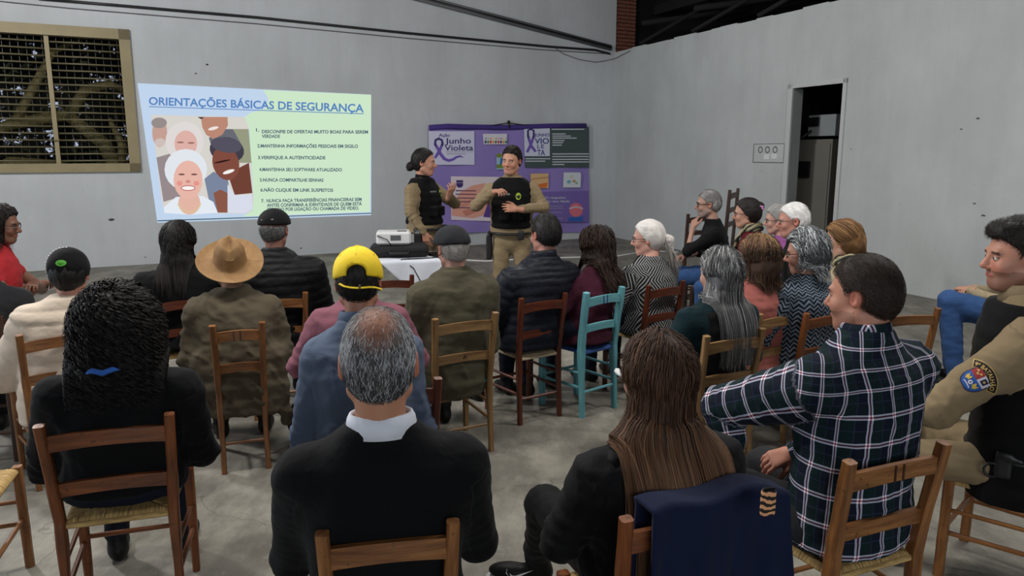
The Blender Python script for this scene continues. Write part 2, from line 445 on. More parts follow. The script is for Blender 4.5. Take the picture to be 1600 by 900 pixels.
# ---------------------------------------------------------------- the figure
GARM = {}
def smooth_tab(zs, vs, n=160):
    z = np.linspace(zs[0], zs[-1], n); v = np.interp(z, zs, vs); k = np.hanning(15); k /= k.sum()
    vp = np.pad(v, 7, mode='edge'); return z, np.convolve(vp, k, 'valid')
TAB_M = dict(z=[-.08, -.02, .08, .20, .32, .40, .455, .50, .535, .57, .62], x=[.165, .180, .180, .172, .180, .190, .192, .165, .115, .075, .060],
             y=[.12, .130, .125, .115, .120, .118, .105, .088, .072, .064, .058])
TAB_F = dict(z=[-.08, -.02, .08, .20, .32, .40, .455, .50, .535, .57, .62], x=[.175, .190, .175, .150, .158, .166, .168, .142, .095, .064, .050],
             y=[.13, .140, .125, .108, .120, .112, .095, .078, .064, .056, .050])
ALLP = []
def person(label, head, root=None, yaw=0., fem=False, seat=.46, stand=False, hyaw=0., hpitch=6., hroll=0., fat=1., wide=1., sh=1.,
           puff=.0, res=.014, hres=.006, tone=(190, 140, 112), brow=(40, 28, 22), stub=None, lips=(160, 90, 82), hs=1.0,
           top=None, topname='jacket', style='cloth', amp=.006, legs=None, shoes=None, elbows=None, hands=None, knees=None, ankles=None, handrot=None,
           handcurl=(35, 35), bare=False, hemz=.02, neckr=.056, bodyonly=False, collar=None, legvis=True, seed=0, sleeve_end=.93, slim=1., nk=.715, arm=1., trim=None, far=False, xtop=None):
    gm = sum(tone)/3; tone = tuple(int(v*.86+gm*.14)-4 for v in tone)
    hs = hs*1.08
    head = np.array(head, float)
    ya = math.radians(yaw); Rw = np.array([[math.cos(ya), -math.sin(ya)], [math.sin(ya), math.cos(ya)]])
    if root is None: root = head[:2]-Rw @ np.array([0, .07])
    root = np.array(root, float)
    hl = np.array([*(Rw.T @ (head[:2]-root)), head[2]])
    print('P %-40s lean x %.2f y %.2f  headz %.2f' % (label[:40], hl[0], hl[1], hl[2]))
    e = empty('person', label, 'person', (root[0], root[1], 0), ya)
    z0 = seat+.0; zs = (hl[2]-z0)/nk
    hx, hy = hl[0], hl[1]-.02
    zN = .60*zs
    def cen(z):     # z above seat -> centre line
        t = np.clip(z/zN, -.2, 1.15); b = np.sign(t)*np.abs(t)**1.4
        return hx*.82*t, -.05+(hy+.035)*b*.80
    tab = TAB_F if fem else TAB_M
    tz, tx = smooth_tab(tab['z'], tab['x']); _, ty = smooth_tab(tab['z'], tab['y'])
    def loft(inf=0., zlo=-.08, zhi=.60, fx=1., pw=2.4, tabmul=1.):
        def f(P):
            z = P[:, 2]-z0; zz = z/zs; cx, cy = cen(z)
            fad = np.clip((.60-zz)/.14, 0, 1)
            rx = (np.interp(zz, tz, tx)*(1+(wide*fx*tabmul-1)*fad)+inf); ry = (np.interp(zz, tz, ty)*(1+(fat*tabmul-1)*fad)+inf)
            q = ((np.abs((P[:, 0]-cx)/rx))**pw+(np.abs((P[:, 1]-cy)/ry))**pw)**(1/pw)
            d = (q-1)*np.minimum(rx, ry)
            d = smax(d, z-zhi*zs-inf*.3, .02); d = smax(d, zlo*zs-z, .02)
            return d*.9
        return f
    # ---- joints (figure's frame)
    shz = z0+.455*zs; cxs, cys = cen(.455*zs)
    shw = (.178 if not fem else .155)*sh
    SH = {s: np.array([cxs+s*shw*wide, cys, shz-.01]) for s in (-1, 1)}
    EL = {}; HA = {}
    for i, s in enumerate((-1, 1)):
        el = (elbows or [None, None])[i]; ha = (hands or [None, None])[i]
        if el is None: el = (s*.265*wide, cys+.02, z0+.20*zs) if not stand else (s*.27, -.03, z0+.17)
        if ha is None: ha = (s*.10, .27, z0+.19) if not stand else (s*.27, .05, z0-.07)
        EL[s] = np.array(el, float); HA[s] = np.array(ha, float)
    HP = {s: np.array([s*.09*wide, -.03, z0+.085]) for s in (-1, 1)}
    KN = {}; AN = {}
    for i, s in enumerate((-1, 1)):
        kn = (knees or [None, None])[i]; an = (ankles or [None, None])[i]
        if kn is None: kn = (s*.13, .42, z0+.07) if not stand else (s*.11, .02, .48)
        if an is None: an = (s*.13, .40, .10) if not stand else (s*.12, -.02, .09)
        KN[s] = np.array(kn, float); AN[s] = np.array(an, float)
    # ---- head frame
    HR = euler(hyaw, hpitch, hroll); HC = np.array([hx, hy+.02, hl[2]])
    toH = lambda P: ((P-HC) @ HR)/hs
    fromH = lambda Q: (Q*hs) @ HR.T+HC
    hsd = head_sdf(fem, .95+.05*fat)
    ncx, ncy = cen(.56*zs); nb = np.array([ncx, ncy, z0+.50*zs]); nt_ = fromH(np.array([[0, -.028, -.055]]))[0]
    neck = s_cone(nb, nt_, neckr*1.12, neckr*.93)
    headf = union([(lambda P: hsd(toH(P))*hs, 0), (neck, .022)])
    # ---- body: one skin mesh (head and neck fine, hands fine, rest coarse under the clothes)
    blocks = []
    lo = np.minimum(HC-.135*hs-np.array([0, 0, .0]), nb-.08); hi = HC+.14*hs; lo[2] = nb[2]-.02; hi = np.maximum(hi, nb+.08)
    V, Q = nets(headf, lo, hi, hres); C = head_paint(toH(V), tone, brow, stub, lips, fem)
    hairm = None
    blocks.append((V, Q, C))
    tc = np.array(lin(tone))
    for i, s in enumerate((-1, 1)):
        if far: break
        hd = HA[s]-EL[s]; hd /= np.linalg.norm(hd)
        if handrot and handrot[i] is not None:
            fd, up = [np.array(v, float) for v in handrot[i]]
        else: fd, up = hd*np.array([1, 1, .3])+np.array([-s*.2, 0, -.1]), np.array([0, .2, 1.])
        fd /= np.linalg.norm(fd); xx = np.cross(fd, up); xx /= np.linalg.norm(xx); up = np.cross(xx, fd)
        R = np.stack([xx, fd, up], 1)
        hf = hand_sdf(s, handcurl[i])
        V, Q = nets(hf, (-.075, -.075, -.11), (.075, .19, .05), .0055 if hres < .0055 else .007)
        V = V @ R.T+HA[s]; blocks.append((V, Q, np.tile(tc*(.92, .86, .84), (len(V), 1))))
    coreP = [(loft(-.03, .06), 0)]
    for s in (-1, 1):
        if bare: coreP += [(s_cone(SH[s], EL[s], .048, .041), .02), (s_cone(EL[s], HA[s], .041, .028), .02)]
        else: coreP += [(s_cone(SH[s], EL[s], .035, .032), .02), (s_cone(EL[s], HA[s], .030, .026), .02)]
        coreP += [(s_cone(HP[s], KN[s], .060, .045), .02), (s_cone(KN[s], AN[s], .042, .028), .02)]
    cf = union(coreP)
    pts = np.array([SH[-1], SH[1], EL[-1], EL[1], HA[-1], HA[1], HP[-1], HP[1], KN[-1], KN[1], AN[-1], AN[1], [0, -.2, z0-.06], [0, .1, z0], nb])
    V, Q = nets(cf, pts.min(0)-.12, pts.max(0)+.12, .013 if bare else .022)
    blocks.append((V, Q, np.tile(tc, (len(V), 1))))
    off = 0; VV = []; QQ = []; CC = []
    for V, Q, C in blocks: VV.append(V); QQ.append(Q+off); CC.append(C); off += len(V)
    me = mkmesh('body', np.concatenate(VV), np.concatenate(QQ), M['skin']); set_col(me, np.concatenate(CC)); body = ob('body', me, e)
    P = dict(e=e, body=body, toH=toH, fromH=fromH, HR=HR, HC=HC, hs=hs, headf=headf, z0=z0, zs=zs, cen=cen, loft=loft, SH=SH, EL=EL, HA=HA, hres=hres, res=res, seed=seed,
             fat=fat, wide=wide, nb=nb, KN=KN, AN=AN, HP=HP, tone=tone, neckr=neckr, headv=blocks[0][0], root=root, yaw=ya, hx=hx, hy=hy)
    # ---- trousers and shoes
    if legs is not None:
        r1, r2, r3 = [v*slim for v in (.098, .070, .052)] if stand or not fem else [v*slim for v in (.100, .068, .050)]
        pel = (s_ell((0, -.01, z0+.07), (.185*wide, .135, .12)), 0) if not stand else (s_ell((0, -.01, z0-.02), (.165*wide, .115, .13)), 0)
        if not stand: HPz = {s: HP[s]+np.array([0, 0, .0]) for s in HP}
        else: HPz = {s: np.array([s*.098, 0, z0-.08]) for s in HP}; r1 *= .88
        pr = [pel]
        for s in (-1, 1): pr += [(s_cone(HPz[s], KN[s], r1, r2), .03), (s_cone(KN[s], AN[s]+np.array([0, 0, .02]), r2, r3), .02)]
        lf0 = union(pr); lf = lf0 if stand else (lambda Q_: smax(lf0(Q_), np.where(Q_[:, 1] < .20, z0-.004-Q_[:, 2], -1.), .01)); pts = np.array([HPz[-1], HPz[1], KN[-1], KN[1], AN[-1]+[0, 0, .02], AN[1]+[0, 0, .02], [0, -.05, z0]])
        V, Q = nets(lf, pts.min(0)-.19, pts.max(0)+.15, res*1.15)
        V = relax(V, Q, 1); _, N = grad(lf, V); V = V+N*(wob(V*np.array([1, 1, 1.6]), 22, seed+5)*.006)[:, None]
        me = mkmesh('trousers', V, Q, legs); set_vec(me, 'guv', np.stack([V[:, 0], V[:, 2], V[:, 1]], 1)); P['trousers'] = ob('trousers', me, e)
        if shoes is not None:
            for s in (-1, 1):
                d = AN[s]-KN[s]; fw = np.array([s*.15, 1., 0]); fw /= np.linalg.norm(fw); a = AN[s]*np.array([1, 1, 0])
                R = np.array([[fw[1], fw[0], 0], [-fw[0], fw[1], 0], [0, 0, 1]])
                g = union([(s_ell((0, .10, .035), (.045, .10, .040)), 0), (s_ell((0, -.02, .045), (.038, .055, .048)), .03), (s_cone((0, -.01, .05), (0, -.01, .11), .040, .042), .02)])
                g2 = lambda P_, g=g: smax(g(P_), .004-P_[:, 2], .004)
                V, Q = nets(g2, (-.08, -.11, -.02), (.08, .23, .17), .009)
                V = V @ R.T+a+np.array([0, 0, max(0, AN[s][2]-.11)])
                me = mkmesh('shoe', V, Q, shoes); ob('shoe', me, e)
    # ---- top garment
    if top is not None:
        inf = .012+puff
        pr = [(loft(inf, hemz, .575), 0)]
        if not bare:
            for s in (-1, 1):
                hw = EL[s]+(HA[s]-EL[s])*sleeve_end
                pr += [(s_cone(SH[s], EL[s], .062*math.sqrt(fat)*arm+puff, .050*arm+puff), .05), (s_cone(EL[s], hw, .050*arm+puff, .036*(.5+.5*arm)+puff*.7), .022)]
        else:
            for s in (-1, 1): pr += [(s_cone(SH[s], SH[s]+(EL[s]-SH[s])*.35, .062, .060), .04)]
        if xtop: pr += xtop
        gf = union(pr)
        pts = np.array([SH[-1], SH[1], EL[-1], EL[1]]+([HA[-1], HA[1]] if not bare else [])+[[hx*.8, hy, z0+.6*zs], [0, -.06, z0+hemz*zs], [.22*wide, -.05, z0], [-.22*wide, -.05, z0]])
        lo = pts.min(0)-.10-puff; hi = pts.max(0)+.10+puff; lo[1] -= .12*fat; hi[1] += .06
        if xtop: lo[2] = .12
        V, Q = nets(gf, lo, hi, res); V = relax(V, Q, 2, .5)
        _, N = grad(gf, V)
        # garment coordinates
        z = V[:, 2]-z0; cx, cy = cen(z)
        dt = pr[0][0](V); da = []
        for s in (-1, 1):
            A = SH[s]; B = EL[s]; C_ = HA[s]; ax = (B-A)/np.linalg.norm(B-A); ax2 = (C_-B)/np.linalg.norm(C_-B)
            d1 = s_cone(A, B, .062*arm+puff, .05*arm+puff)(V); d2 = s_cone(B, C_, .05*arm+puff, .036*arm+puff)(V)
            ref = np.array([0, 0, 1.]); 
            def loc(A, ax, V):
                t = (V-A) @ ax; r_ = V-A-t[:, None]*ax
                u = np.cross(ax, ref); u /= np.linalg.norm(u)+1e-6; w = np.cross(u, ax)
                return t, np.arctan2(r_ @ u, r_ @ w)*.062
            t1, a1 = loc(A, ax, V); t2, a2 = loc(B, ax2, V)
            L = np.linalg.norm(B-A); use2 = d2 < d1
            da.append((np.minimum(d1, d2), np.where(use2, L+t2, t1), np.where(use2, a2, a1)))
        th = np.arctan2(V[:, 0]-cx, -(V[:, 1]-cy)); xr = V[:, 0]-cx; u = xr+np.sign(xr)*np.maximum(0, V[:, 1]-cy+.075*fat); v = z+.6*np.clip(z-.44*zs, 0, .2)
        reg = np.zeros(len(V))
        if not bare:
            for i, (d, t, a) in enumerate(da):
                m = (d < dt+.004)*(t > .0); u = np.where(m, a, u); v = np.where(m, -t, v); reg = np.where(m, i+1, reg)
        guv = np.stack([u, v, reg], 1)
        disp = wob(V*np.array([1, 1, 1.35]), 15, seed+1)*amp+wob(V*np.array([.6, .6, 2.4]), 26, seed+2, 2)*amp*.45
        if style in ('cloth', 'shirt'):
            for sd_, sc_ in ((31, 9.), (37, 15.)): cr_ = 1-np.abs(wob(V*np.array([1, 1, .55])+wob(V, 4, seed+sd_)[:, None]*.04, sc_, seed+sd_, 1)); disp += amp*.95*np.clip(cr_, 0, 1)**5-amp*.2
        if style == 'puffer': disp += .0065*(np.abs(np.sin(math.pi*(v+.012*wob(V, 6, seed))/.062))**.6-.6)
        if style == 'puffer2': disp += .009*(np.abs(np.sin(math.pi*(v+.01*wob(V, 5, seed))/.105))**.5-.6)
        if style in ('cloth', 'shirt'):
            ew = np.zeros(len(V))
            for s in (-1, 1): ew += np.exp(-(np.linalg.norm(V-EL[s], axis=1)/.10)**2)
            disp += ew*.004*np.sin(v*150+wob(V, 9, seed+3)*2)
            disp -= .004*np.exp(-((z-.30*zs)/.02)**2)*(style == 'shirt')*0
            disp += .004*np.sin(z*70+4*wob(V, 5, seed+9))*np.clip(.16-z, 0, .16)/.16
        V = V+N*disp[:, None]
        me = mkmesh(topname, V, Q, top); set_vec(me, 'guv', guv); P['top'] = ob(topname, me, e)
        P['gf'] = gf
        if collar is not None:
            # folded collar ring round the neck
            cm, hgt, rr = collar
            pts = []; n = 40; rings = []
            cx, cy = cen(.575*zs)
            tilt = (nt_[:2]-np.array([cx, cy]))
            prof = [(rr+.014, -.020), (rr+.007, hgt*.5), (rr+.001, hgt), (rr-.004, hgt+.002), (rr-.008, hgt*.6), (rr-.008, -.02)]
            Vc = []
            for (r_, zz) in prof:
                for k in range(n):
                    t = 2*math.pi*k/n; back = .5-.5*math.sin(t)   # high at the back
                    q = zz*(.55+.45*back) if zz > 0 else zz-(1-back)*.02
                    Vc.append((cx+tilt[0]*max(zz, 0)*3+r_*math.cos(t)*1.05, cy+tilt[1]*max(zz, 0)*3+r_*math.sin(t)*1.02+.004, z0+.575*zs-.004+q+.0))
            Fc = [[i*n+k, i*n+(k+1) % n, ((i+1) % 6)*n+(k+1) % n, ((i+1) % 6)*n+k] for i in range(6) for k in range(n)]
            me = mkmesh('collar', np.array(Vc), Fc, cm); set_vec(me, 'guv', np.array(Vc)); P['collar'] = ob('collar', me, e)
    ALLP.append(P)
    return P

def shell(P, kind='m', t=.012, colA=(30, 24, 20), colB=(50, 40, 34), extra=None, region=None, res=None, drop=0., top=1.0, seedn=0, rough=.004, colf=None, name='hair'):
    """hair volume hugging the skull, in the head frame"""
    base = s_ell((0, -.014, .034), (.0745+t*.75, .095+t, .087+t*1.1*top))
    sides = s_ell((0, -.030, -.005), (.070+t*.6, .080+t*.8, .085))
    core = union([(base, 0), (sides, .03)])
    def f(Q):
        d = core(Q); zl = zline(Q[:, 1], kind)-drop
        d = smax(d, (zl-Q[:, 2])*.75, .008)
        ax = np.abs(Q[:, 0])
        if kind == 'm': d = smax(d, .030-np.sqrt((Q[:, 1]+.010)**2+(Q[:, 2]+.006)**2)-np.clip(.06-ax, 0, .1), .006)
        if extra:
            for g, k in extra: d = smin(d, g(Q), k)
        if region: d = region(Q, d)
        return d
    h = res or P['hres']
    V, Q = nets(f, (-.16, -.22, -.26), (.16, .15, .19), h)
    V = relax(V, Q, 1); _, N = grad(f, V)
    s = P['seed']+seedn
    V = V+N*(wob(V*np.array([2.2, .7, .7]), 50, s, 2)*rough)[:, None]
    m = np.clip(.5+.5*wob(V*np.array([3, .6, .6]), 45, s+3, 2), 0, 1)[:, None]
    C = np.array(lin(colA))*(1-m)+np.array(lin(colB))*m
    if colf is not None: C = colf(V, C)
    me = mkmesh(name, P['fromH'](V), Q, M['hairbase']); set_col(me, C); o = ob(name, me, P['e'])
    P['shellf'] = f; P['shellV'] = V; P['hairo'] = o; P['hk'] = kind
    return o
def short_strands(P, n, length, width, colA, colB, flow=None, lift=.15, curl=0., region=None, colf=None, K=4, seed=0, off=.001, streak=None, name='hair_strands'):
    """strands lying on the hair shell"""
    r = np.random.RandomState(P['seed']*7+seed+11); V = P['shellV']; f = P['shellf']
    i = r.randint(0, len(V), n*2); R0 = V[i]+r.normal(size=(n*2, 3))*.003
    if region is not None: R0 = R0[region(R0)]
    R0 = R0[:n]; n = len(R0)
    d, N = grad(f, R0); p = R0-N*(d[:, None]-off)
    def fl(p):
        if flow is not None: return flow(p)
        v = np.stack([p[:, 0]*3, -.6-p[:, 1]*0, -.5-0*p[:, 0]], 1); v[:, 1] += np.where(p[:, 1] > .03, .9*(p[:, 2] > .08), 0)
        return v
    paths = [p]; Ns = [N]; ds = length*(.6+.8*r.rand(n))/K; j = r.normal(size=(n, 3))*.30
    for k in range(K-1):
        _, N = grad(f, p); v = fl(p)+j+r.normal(size=(n, 3))*curl; v -= N*(v*N).sum(1)[:, None]; v /= np.linalg.norm(v, axis=1)[:, None]+1e-6
        p = p+(v+N*lift)*ds[:, None]; dd = f(p); _, N2 = grad(f, p); p = p+N2*np.maximum(0, off*.5-dd)[:, None]
        paths.append(p); Ns.append(N2)
    pa = np.stack(paths, 1); Nn = np.stack(Ns, 1)
    w = P['fromH'](pa.reshape(-1, 3)).reshape(pa.shape); Nw = (Nn.reshape(-1, 3) @ P['HR'].T).reshape(pa.shape)
    C = vary(colA, colB, n, K, seed+P['seed'], streak=streak)
    if colf is not None: C = colf(pa, C)
    return ribbons(name, w, Nw, width, C, P['hairo'], seed=seed, roll=.5)
def long_hair(P, n, length, width, colA, colB, grad_to=None, streak=None, part=0., off=(.004, .022), K=40, ymax=.035, xlim=None, side0=.9, adh=.25, rootf=None, gather=None, curl=None, seed=0,
              back=.5, name='hair_strands', body=True, hairy='f', tuck=True, lenf=None, parent=None, colf=None, sidebias=0.):
    r = np.random.RandomState(P['seed']*13+seed+5)
    # roots on the scalp
    th = r.rand(n*6)*2*math.pi; cz = r.rand(n*6)*1.9-.9; sq = np.sqrt(1-np.minimum(cz**2, 1))
    Q = np.stack([.076*sq*np.cos(th), -.012+.096*sq*np.sin(th), .032+.088*cz], 1)
    ok = (Q[:, 2] > zline(Q[:, 1], hairy)+.004)&(Q[:, 1] < .085); Q = Q[ok] if rootf is None else Q[ok&rootf(Q)]; Q = Q[:n]; n = len(Q)
    HR, HC = P['HR'], P['HC']; hs = P['hs']
    skull = s_ell((0, -.012, .032), (.077, .097, .089)); jaw = s_ell((0, .01, -.05), (.060, .070, .07))
    hd = lambda W_: np.minimum(skull(P['toH'](W_)), jaw(P['toH'](W_)))*hs
    neck = s_cone(P['nb'], P['fromH'](np.array([[0, -.028, -.055]]))[0], P['neckr']*1.1, P['neckr'])
    if body and 'gf' in P: f = union([(hd, 0), (neck, .03), (P['gf'], .04)])
    else: f = union([(hd, 0), (neck, .03)])
    p = P['fromH'](Q); _, N = grad(f, p)
    lay = off[0]+(off[1]-off[0])*r.rand(n)
    q = Q; side = np.sign(q[:, 0]-part+r.normal(size=n)*.004)
    v0 = np.stack([side*side0+q[:, 0]*6, np.full(n, -back), np.where(q[:, 2] > .06, .0, -.6)], 1) @ HR.T
    v = v0/np.linalg.norm(v0, axis=1)[:, None]
    L = length*(.86+.2*r.rand(n)); 
    if lenf is not None: L = L*lenf(Q)
    ds = L/K; paths = [p]; Ns = [N]; done = np.zeros(n, bool)
    ph = r.rand(n)*6.28; fr = (.8+.5*r.rand(n))
    g = np.array([0, 0, -1.])
    jit = r.normal(size=(n, 3))*.05
    cl = p.copy()
    if gather is not None: G = P['fromH'](np.array([gather['at']]))[0]; tdir = np.array(gather.get('dir', (0, -.3, -1.)), float) @ HR.T
    for k in range(K-1):
        want = np.tile(g, (n, 1))*(.55)+v*.8+jit*.25
        if gather is not None:
            tog = G-cl; dist = np.linalg.norm(tog, axis=1); done |= dist < .03
            want = np.where(done[:, None], v*.5+tdir*(.5 if k < K*.7 else .2)+g*.35+jit*gather.get('spread', 1.), tog/(dist[:, None]+1e-6)*1.0+v*.5)
        else:
            qh = P['toH'](cl); bk_ = (np.clip((qh[:, 1]-ymax)*25, 0, 1.5)*(qh[:, 2] > -.2))[:, None]
            want = want+bk_*(-HR[:, 1])[None]
        want /= np.linalg.norm(want, axis=1)[:, None]+1e-6
        c2 = cl+want*ds[:, None]; d, N = grad(f, c2)
        if xlim is not None:
            qz = P['toH'](c2); low = np.clip((-.10-qz[:, 2])/.06, 0, 1)[:, None]; N = N*(1-low*np.array([.75, 0, .0])); N[:, 1] -= low[:, 0]*.5; N /= np.linalg.norm(N, axis=1)[:, None]+1e-9
        c2 = c2+N*np.maximum(0, lay-d)[:, None]
        if xlim is not None:
            q2 = P['toH'](c2); wl_ = xlim[0]+(xlim[1]-xlim[0])*np.clip(-q2[:, 2]/.5, 0, 1)-np.minimum(lay, .02); q2[:, 0] = np.where(q2[:, 2] < .0, np.sign(q2[:, 0])*np.where(np.abs(q2[:, 0]) > wl_, wl_+(np.abs(q2[:, 0])-wl_)*.55, np.abs(q2[:, 0])), q2[:, 0]); c2 = P['fromH'](q2)
        if gather is None or True:
            near = (d > lay)&(d < .06); c2 = c2-N*(np.where(near&~done, (d-lay)*np.where(P['toH'](cl)[:, 2] > -.02, .25, adh), 0))[:, None]
        v = c2-cl; v /= np.linalg.norm(v, axis=1)[:, None]+1e-6; cl = c2; pp = cl
        if curl is not None:
            a_, w_ = curl; t = k*ds*w_*fr+ph; amp = a_*min(1, k/6.)
            u = np.cross(v, N); u /= np.linalg.norm(u, axis=1)[:, None]+1e-6
            pp = cl+u*(np.cos(t)*amp)[:, None]+N*((np.sin(t)*.7+.7)*amp)[:, None]
        paths.append(pp); Ns.append(N)
    pa = np.stack(paths, 1); Nn = np.stack(Ns, 1)
    C = vary(colA, colB, n, K, seed+P['seed'], grad_to, streak)
    if colf is not None: C = colf(pa, C)
    return ribbons(name, pa, Nn, width, C, parent or P['hairo'], seed=seed, roll=.35)

def glasses(P, col=None, r=(.026, .019), thick=.0022):
    mb = MB()
    for s in (-1, 1):
        pts = [(s*.033+r[0]*math.cos(t), .094-.004*abs(math.cos(t)), .002+r[1]*math.sin(t)) for t in np.linspace(0, 2*math.pi, 17)]
        mb.tube(pts, thick, 6, False)
        mb.tube([(s*.058, .090, .008), (s*.074, .060, .008), (s*.083, -.005, .006), (s*.082, -.02, -.008)], thick, 6)
    mb.tube([(-.008, .096, .006), (.008, .096, .006)], thick, 6)
    return mb.ob('glasses', col or M['lens'], P['e'], tf=P['fromH'])
def garment_piece(P, name, f, lo, hi, res, mat, disp=None, parent=None, head=False, attrs=True):
    V, Q = nets(f, lo, hi, res)
    if len(V) == 0: print('EMPTY', name); return None
    V = relax(V, Q, 1)
    if disp is not None: _, N = grad(f, V); V = V+N*disp(V)[:, None]
    W_ = P['fromH'](V) if head else V
    me = mkmesh(name, W_, Q, mat)
    if attrs: set_vec(me, 'guv', V)
    return ob(name, me, parent or P['e'])
def bvh_of(o):
    me = o.data; V = [v.co for v in me.vertices]; return BVHTree.FromPolygons(V, [p.vertices[:] for p in me.polygons])
def decal(name, pts, faces, mat, target, origin, U, Vv, off=.002, parent=None, depth=.25):
    """flat print laid on the surface of target; pts 2D in metres; origin/U/V in target's frame"""
    U = Vector(U).normalized(); Vv = Vector(Vv).normalized(); n = U.cross(Vv); b = target if isinstance(target, BVHTree) else bvh_of(target)
    out = []
    for x, y in pts:
        p = Vector(origin)+U*x+Vv*y+n*depth; hit = b.ray_cast(p, -n, depth*2)
        out.append(tuple((hit[0] if hit[0] is not None else p-n*depth)+n*off))
    return mesh_ob(name, out, faces, mat, parent)
_tc = {}
def text_mesh(s, bold=.016):
    if (s, bold) in _tc: return _tc[(s, bold)]
    cu = bpy.data.curves.new('t', 'FONT'); cu.body = s; cu.size = 1.0; cu.resolution_u = 3; cu.offset = bold
    o = bpy.data.objects.new('t', cu); COL.objects.link(o); bpy.context.view_layer.update()
    me = o.to_mesh(); V = np.array([v.co[:] for v in me.vertices]); Fl = [list(p.vertices) for p in me.polygons]
    o.to_mesh_clear(); bpy.data.objects.remove(o); bpy.data.curves.remove(cu); _tc[(s, bold)] = (V, Fl); return V, Fl
#@@SETTING
# ---------------------------------------------------------------- the setting
def wallmat(name, c, seed):
    m, nt, b = newmat(name); co = objco(nt); c = lin(c)
    a = noise(nt, co, .55+seed*.1, 4, .6); d = noise(nt, co, 6, 6, .7); v = noise(nt, objco(nt, (1.5, 1.5, .25)), 2.2, 5, .65)
    k = mixc(nt, ramp(nt, a, [(.35, (0, 0, 0)), (.7, (1, 1, 1))]), tuple(x*.84 for x in c), c)
    k = mixc(nt, ramp(nt, v, [(.45, (0, 0, 0)), (.8, (.45, .45, .45))]), k, tuple(x*.72 for x in c))
    k = mixc(nt, ramp(nt, d, [(.64, (0, 0, 0)), (.72, (.30, .30, .30))]), k, tuple(x*.55 for x in c))
    nt.links.new(k, b.inputs['Base Color']); b.inputs['Roughness'].default_value = .85
    bump(nt, b, noise(nt, co, 18, 5), .02, .25); return m
M['wall'] = wallmat('painted_plaster', (196, 200, 203), 0)
M['wall2'] = wallmat('painted_plaster_right', (192, 196, 196), 2)
def floormat():
    m, nt, b = newmat('worn_concrete'); co = objco(nt)
    a = noise(nt, co, .9, 6, .62); d = noise(nt, co, 5, 8, .7); e = noise(nt, objco(nt, (1, .45, 1)), 3.1, 8, .72)
    k = ramp(nt, a, [(.30, lin((118, 114, 104))), (.52, lin((136, 132, 121))), (.70, lin((156, 152, 140)))])
    k = mixc(nt, ramp(nt, e, [(.42, (.6, .6, .6)), (.60, (0, 0, 0))]), k, lin((74, 71, 65)))
    k = mixc(nt, ramp(nt, d, [(.60, (0, 0, 0)), (.72, (.5, .5, .5))]), k, lin((168, 164, 152)))
    vo = nd(nt, 'ShaderNodeTexVoronoi'); vo.feature = 'DISTANCE_TO_EDGE'; vo.inputs['Scale'].default_value = .42
    ds = nd(nt, 'ShaderNodeVectorMath'); ds.operation = 'ADD'; nn = nd(nt, 'ShaderNodeTexNoise'); nn.inputs['Scale'].default_value = 1.4; nn.inputs['Detail'].default_value = 5
    nt.links.new(co, nn.inputs['Vector']); nt.links.new(co, ds.inputs[0]); nt.links.new(nn.outputs['Color'], ds.inputs[1]); nt.links.new(ds.outputs[0], vo.inputs['Vector'])
    cr = mathn(nt, 'LESS_THAN', vo.outputs['Distance'], .0016)
    k = mixc(nt, mathn(nt, 'MULTIPLY', cr, .45), k, lin((66, 62, 56)))
    nt.links.new(k, b.inputs['Base Color']); b.inputs['Roughness'].default_value = .62
    bump(nt, b, mathn(nt, 'ADD', d, mathn(nt, 'MULTIPLY', e, .7)), .012, .35); return m
M['floor'] = floormat()
mesh_ob('floor', [(-14, -7, 0), (16, -7, 0), (16, 26, 0), (-14, 26, 0)], [[0, 1, 2, 3]], M['floor'], smooth=False)['kind'] = 'structure'

def wpt(which, s, z, off=0.):
    u, n = (U_BACK, N_BACK) if which == 'b' else (U_RIGHT, N_RIGHT)
    p = CORNER+u*s+n*off; return np.array([p[0], p[1], z])
def wbox(mb, which, s0, s1, z0, z1, o0, o1):
    V = [wpt(which, s, z, o) for z in (z0, z1) for s, o in ((s0, o0), (s1, o0), (s1, o1), (s0, o1))]
    return mb.add(V, [[3, 2, 1, 0], [4, 5, 6, 7], [0, 1, 5, 4], [1, 2, 6, 5], [2, 3, 7, 6], [3, 0, 4, 7]])
def sz(px, py, which='b'):
    p = bk(px, py) if which == 'b' else rt(px, py); u = U_BACK if which == 'b' else U_RIGHT
    return float((p[:2]-CORNER) @ u), float(p[2])
WS0, WS1, WZ0, WZ1 = 9.02, 11.9, 1.57, 3.50
mb = MB()
wbox(mb, 'b', 0, WS0, 0, 5.6, -.2, 0); wbox(mb, 'b', WS1, 18, 0, 5.6, -.2, 0)
wbox(mb, 'b', WS0, WS1, 0, WZ0, -.2, 0); wbox(mb, 'b', WS0, WS1, WZ1, 5.6, -.2, 0)
wb = props(mb.ob('wall_back', M['wall'], smooth=False), kind='structure')
DS0, DS1, DZ = 5.05, 5.98, 2.69
# right wall with an uneven top edge
mb = MB(); rnd = random.Random(4)
wbox(mb, 'r', 0, DS0, 0, 3.60, -.18, 0); wbox(mb, 'r', DS0, DS1, DZ, 3.60, -.18, 0); wbox(mb, 'r', DS1, 17, 0, 3.60, -.18, 0)
s = 0.
while s < 17:
    w_ = rnd.uniform(.12, .5); z_ = 3.80+rnd.uniform(-.014, .010); wbox(mb, 'r', s, min(17, s+w_), 3.60, z_, -.18, 0); s += w_
wr = props(mb.ob('wall_right', M['wall2'], smooth=False), kind='structure')
mb = MB(); wbox(mb, 'b', 17.8, 18, 0, 5.6, 0, 14); props(mb.ob('wall_left', M['wall'], smooth=False), kind='structure')
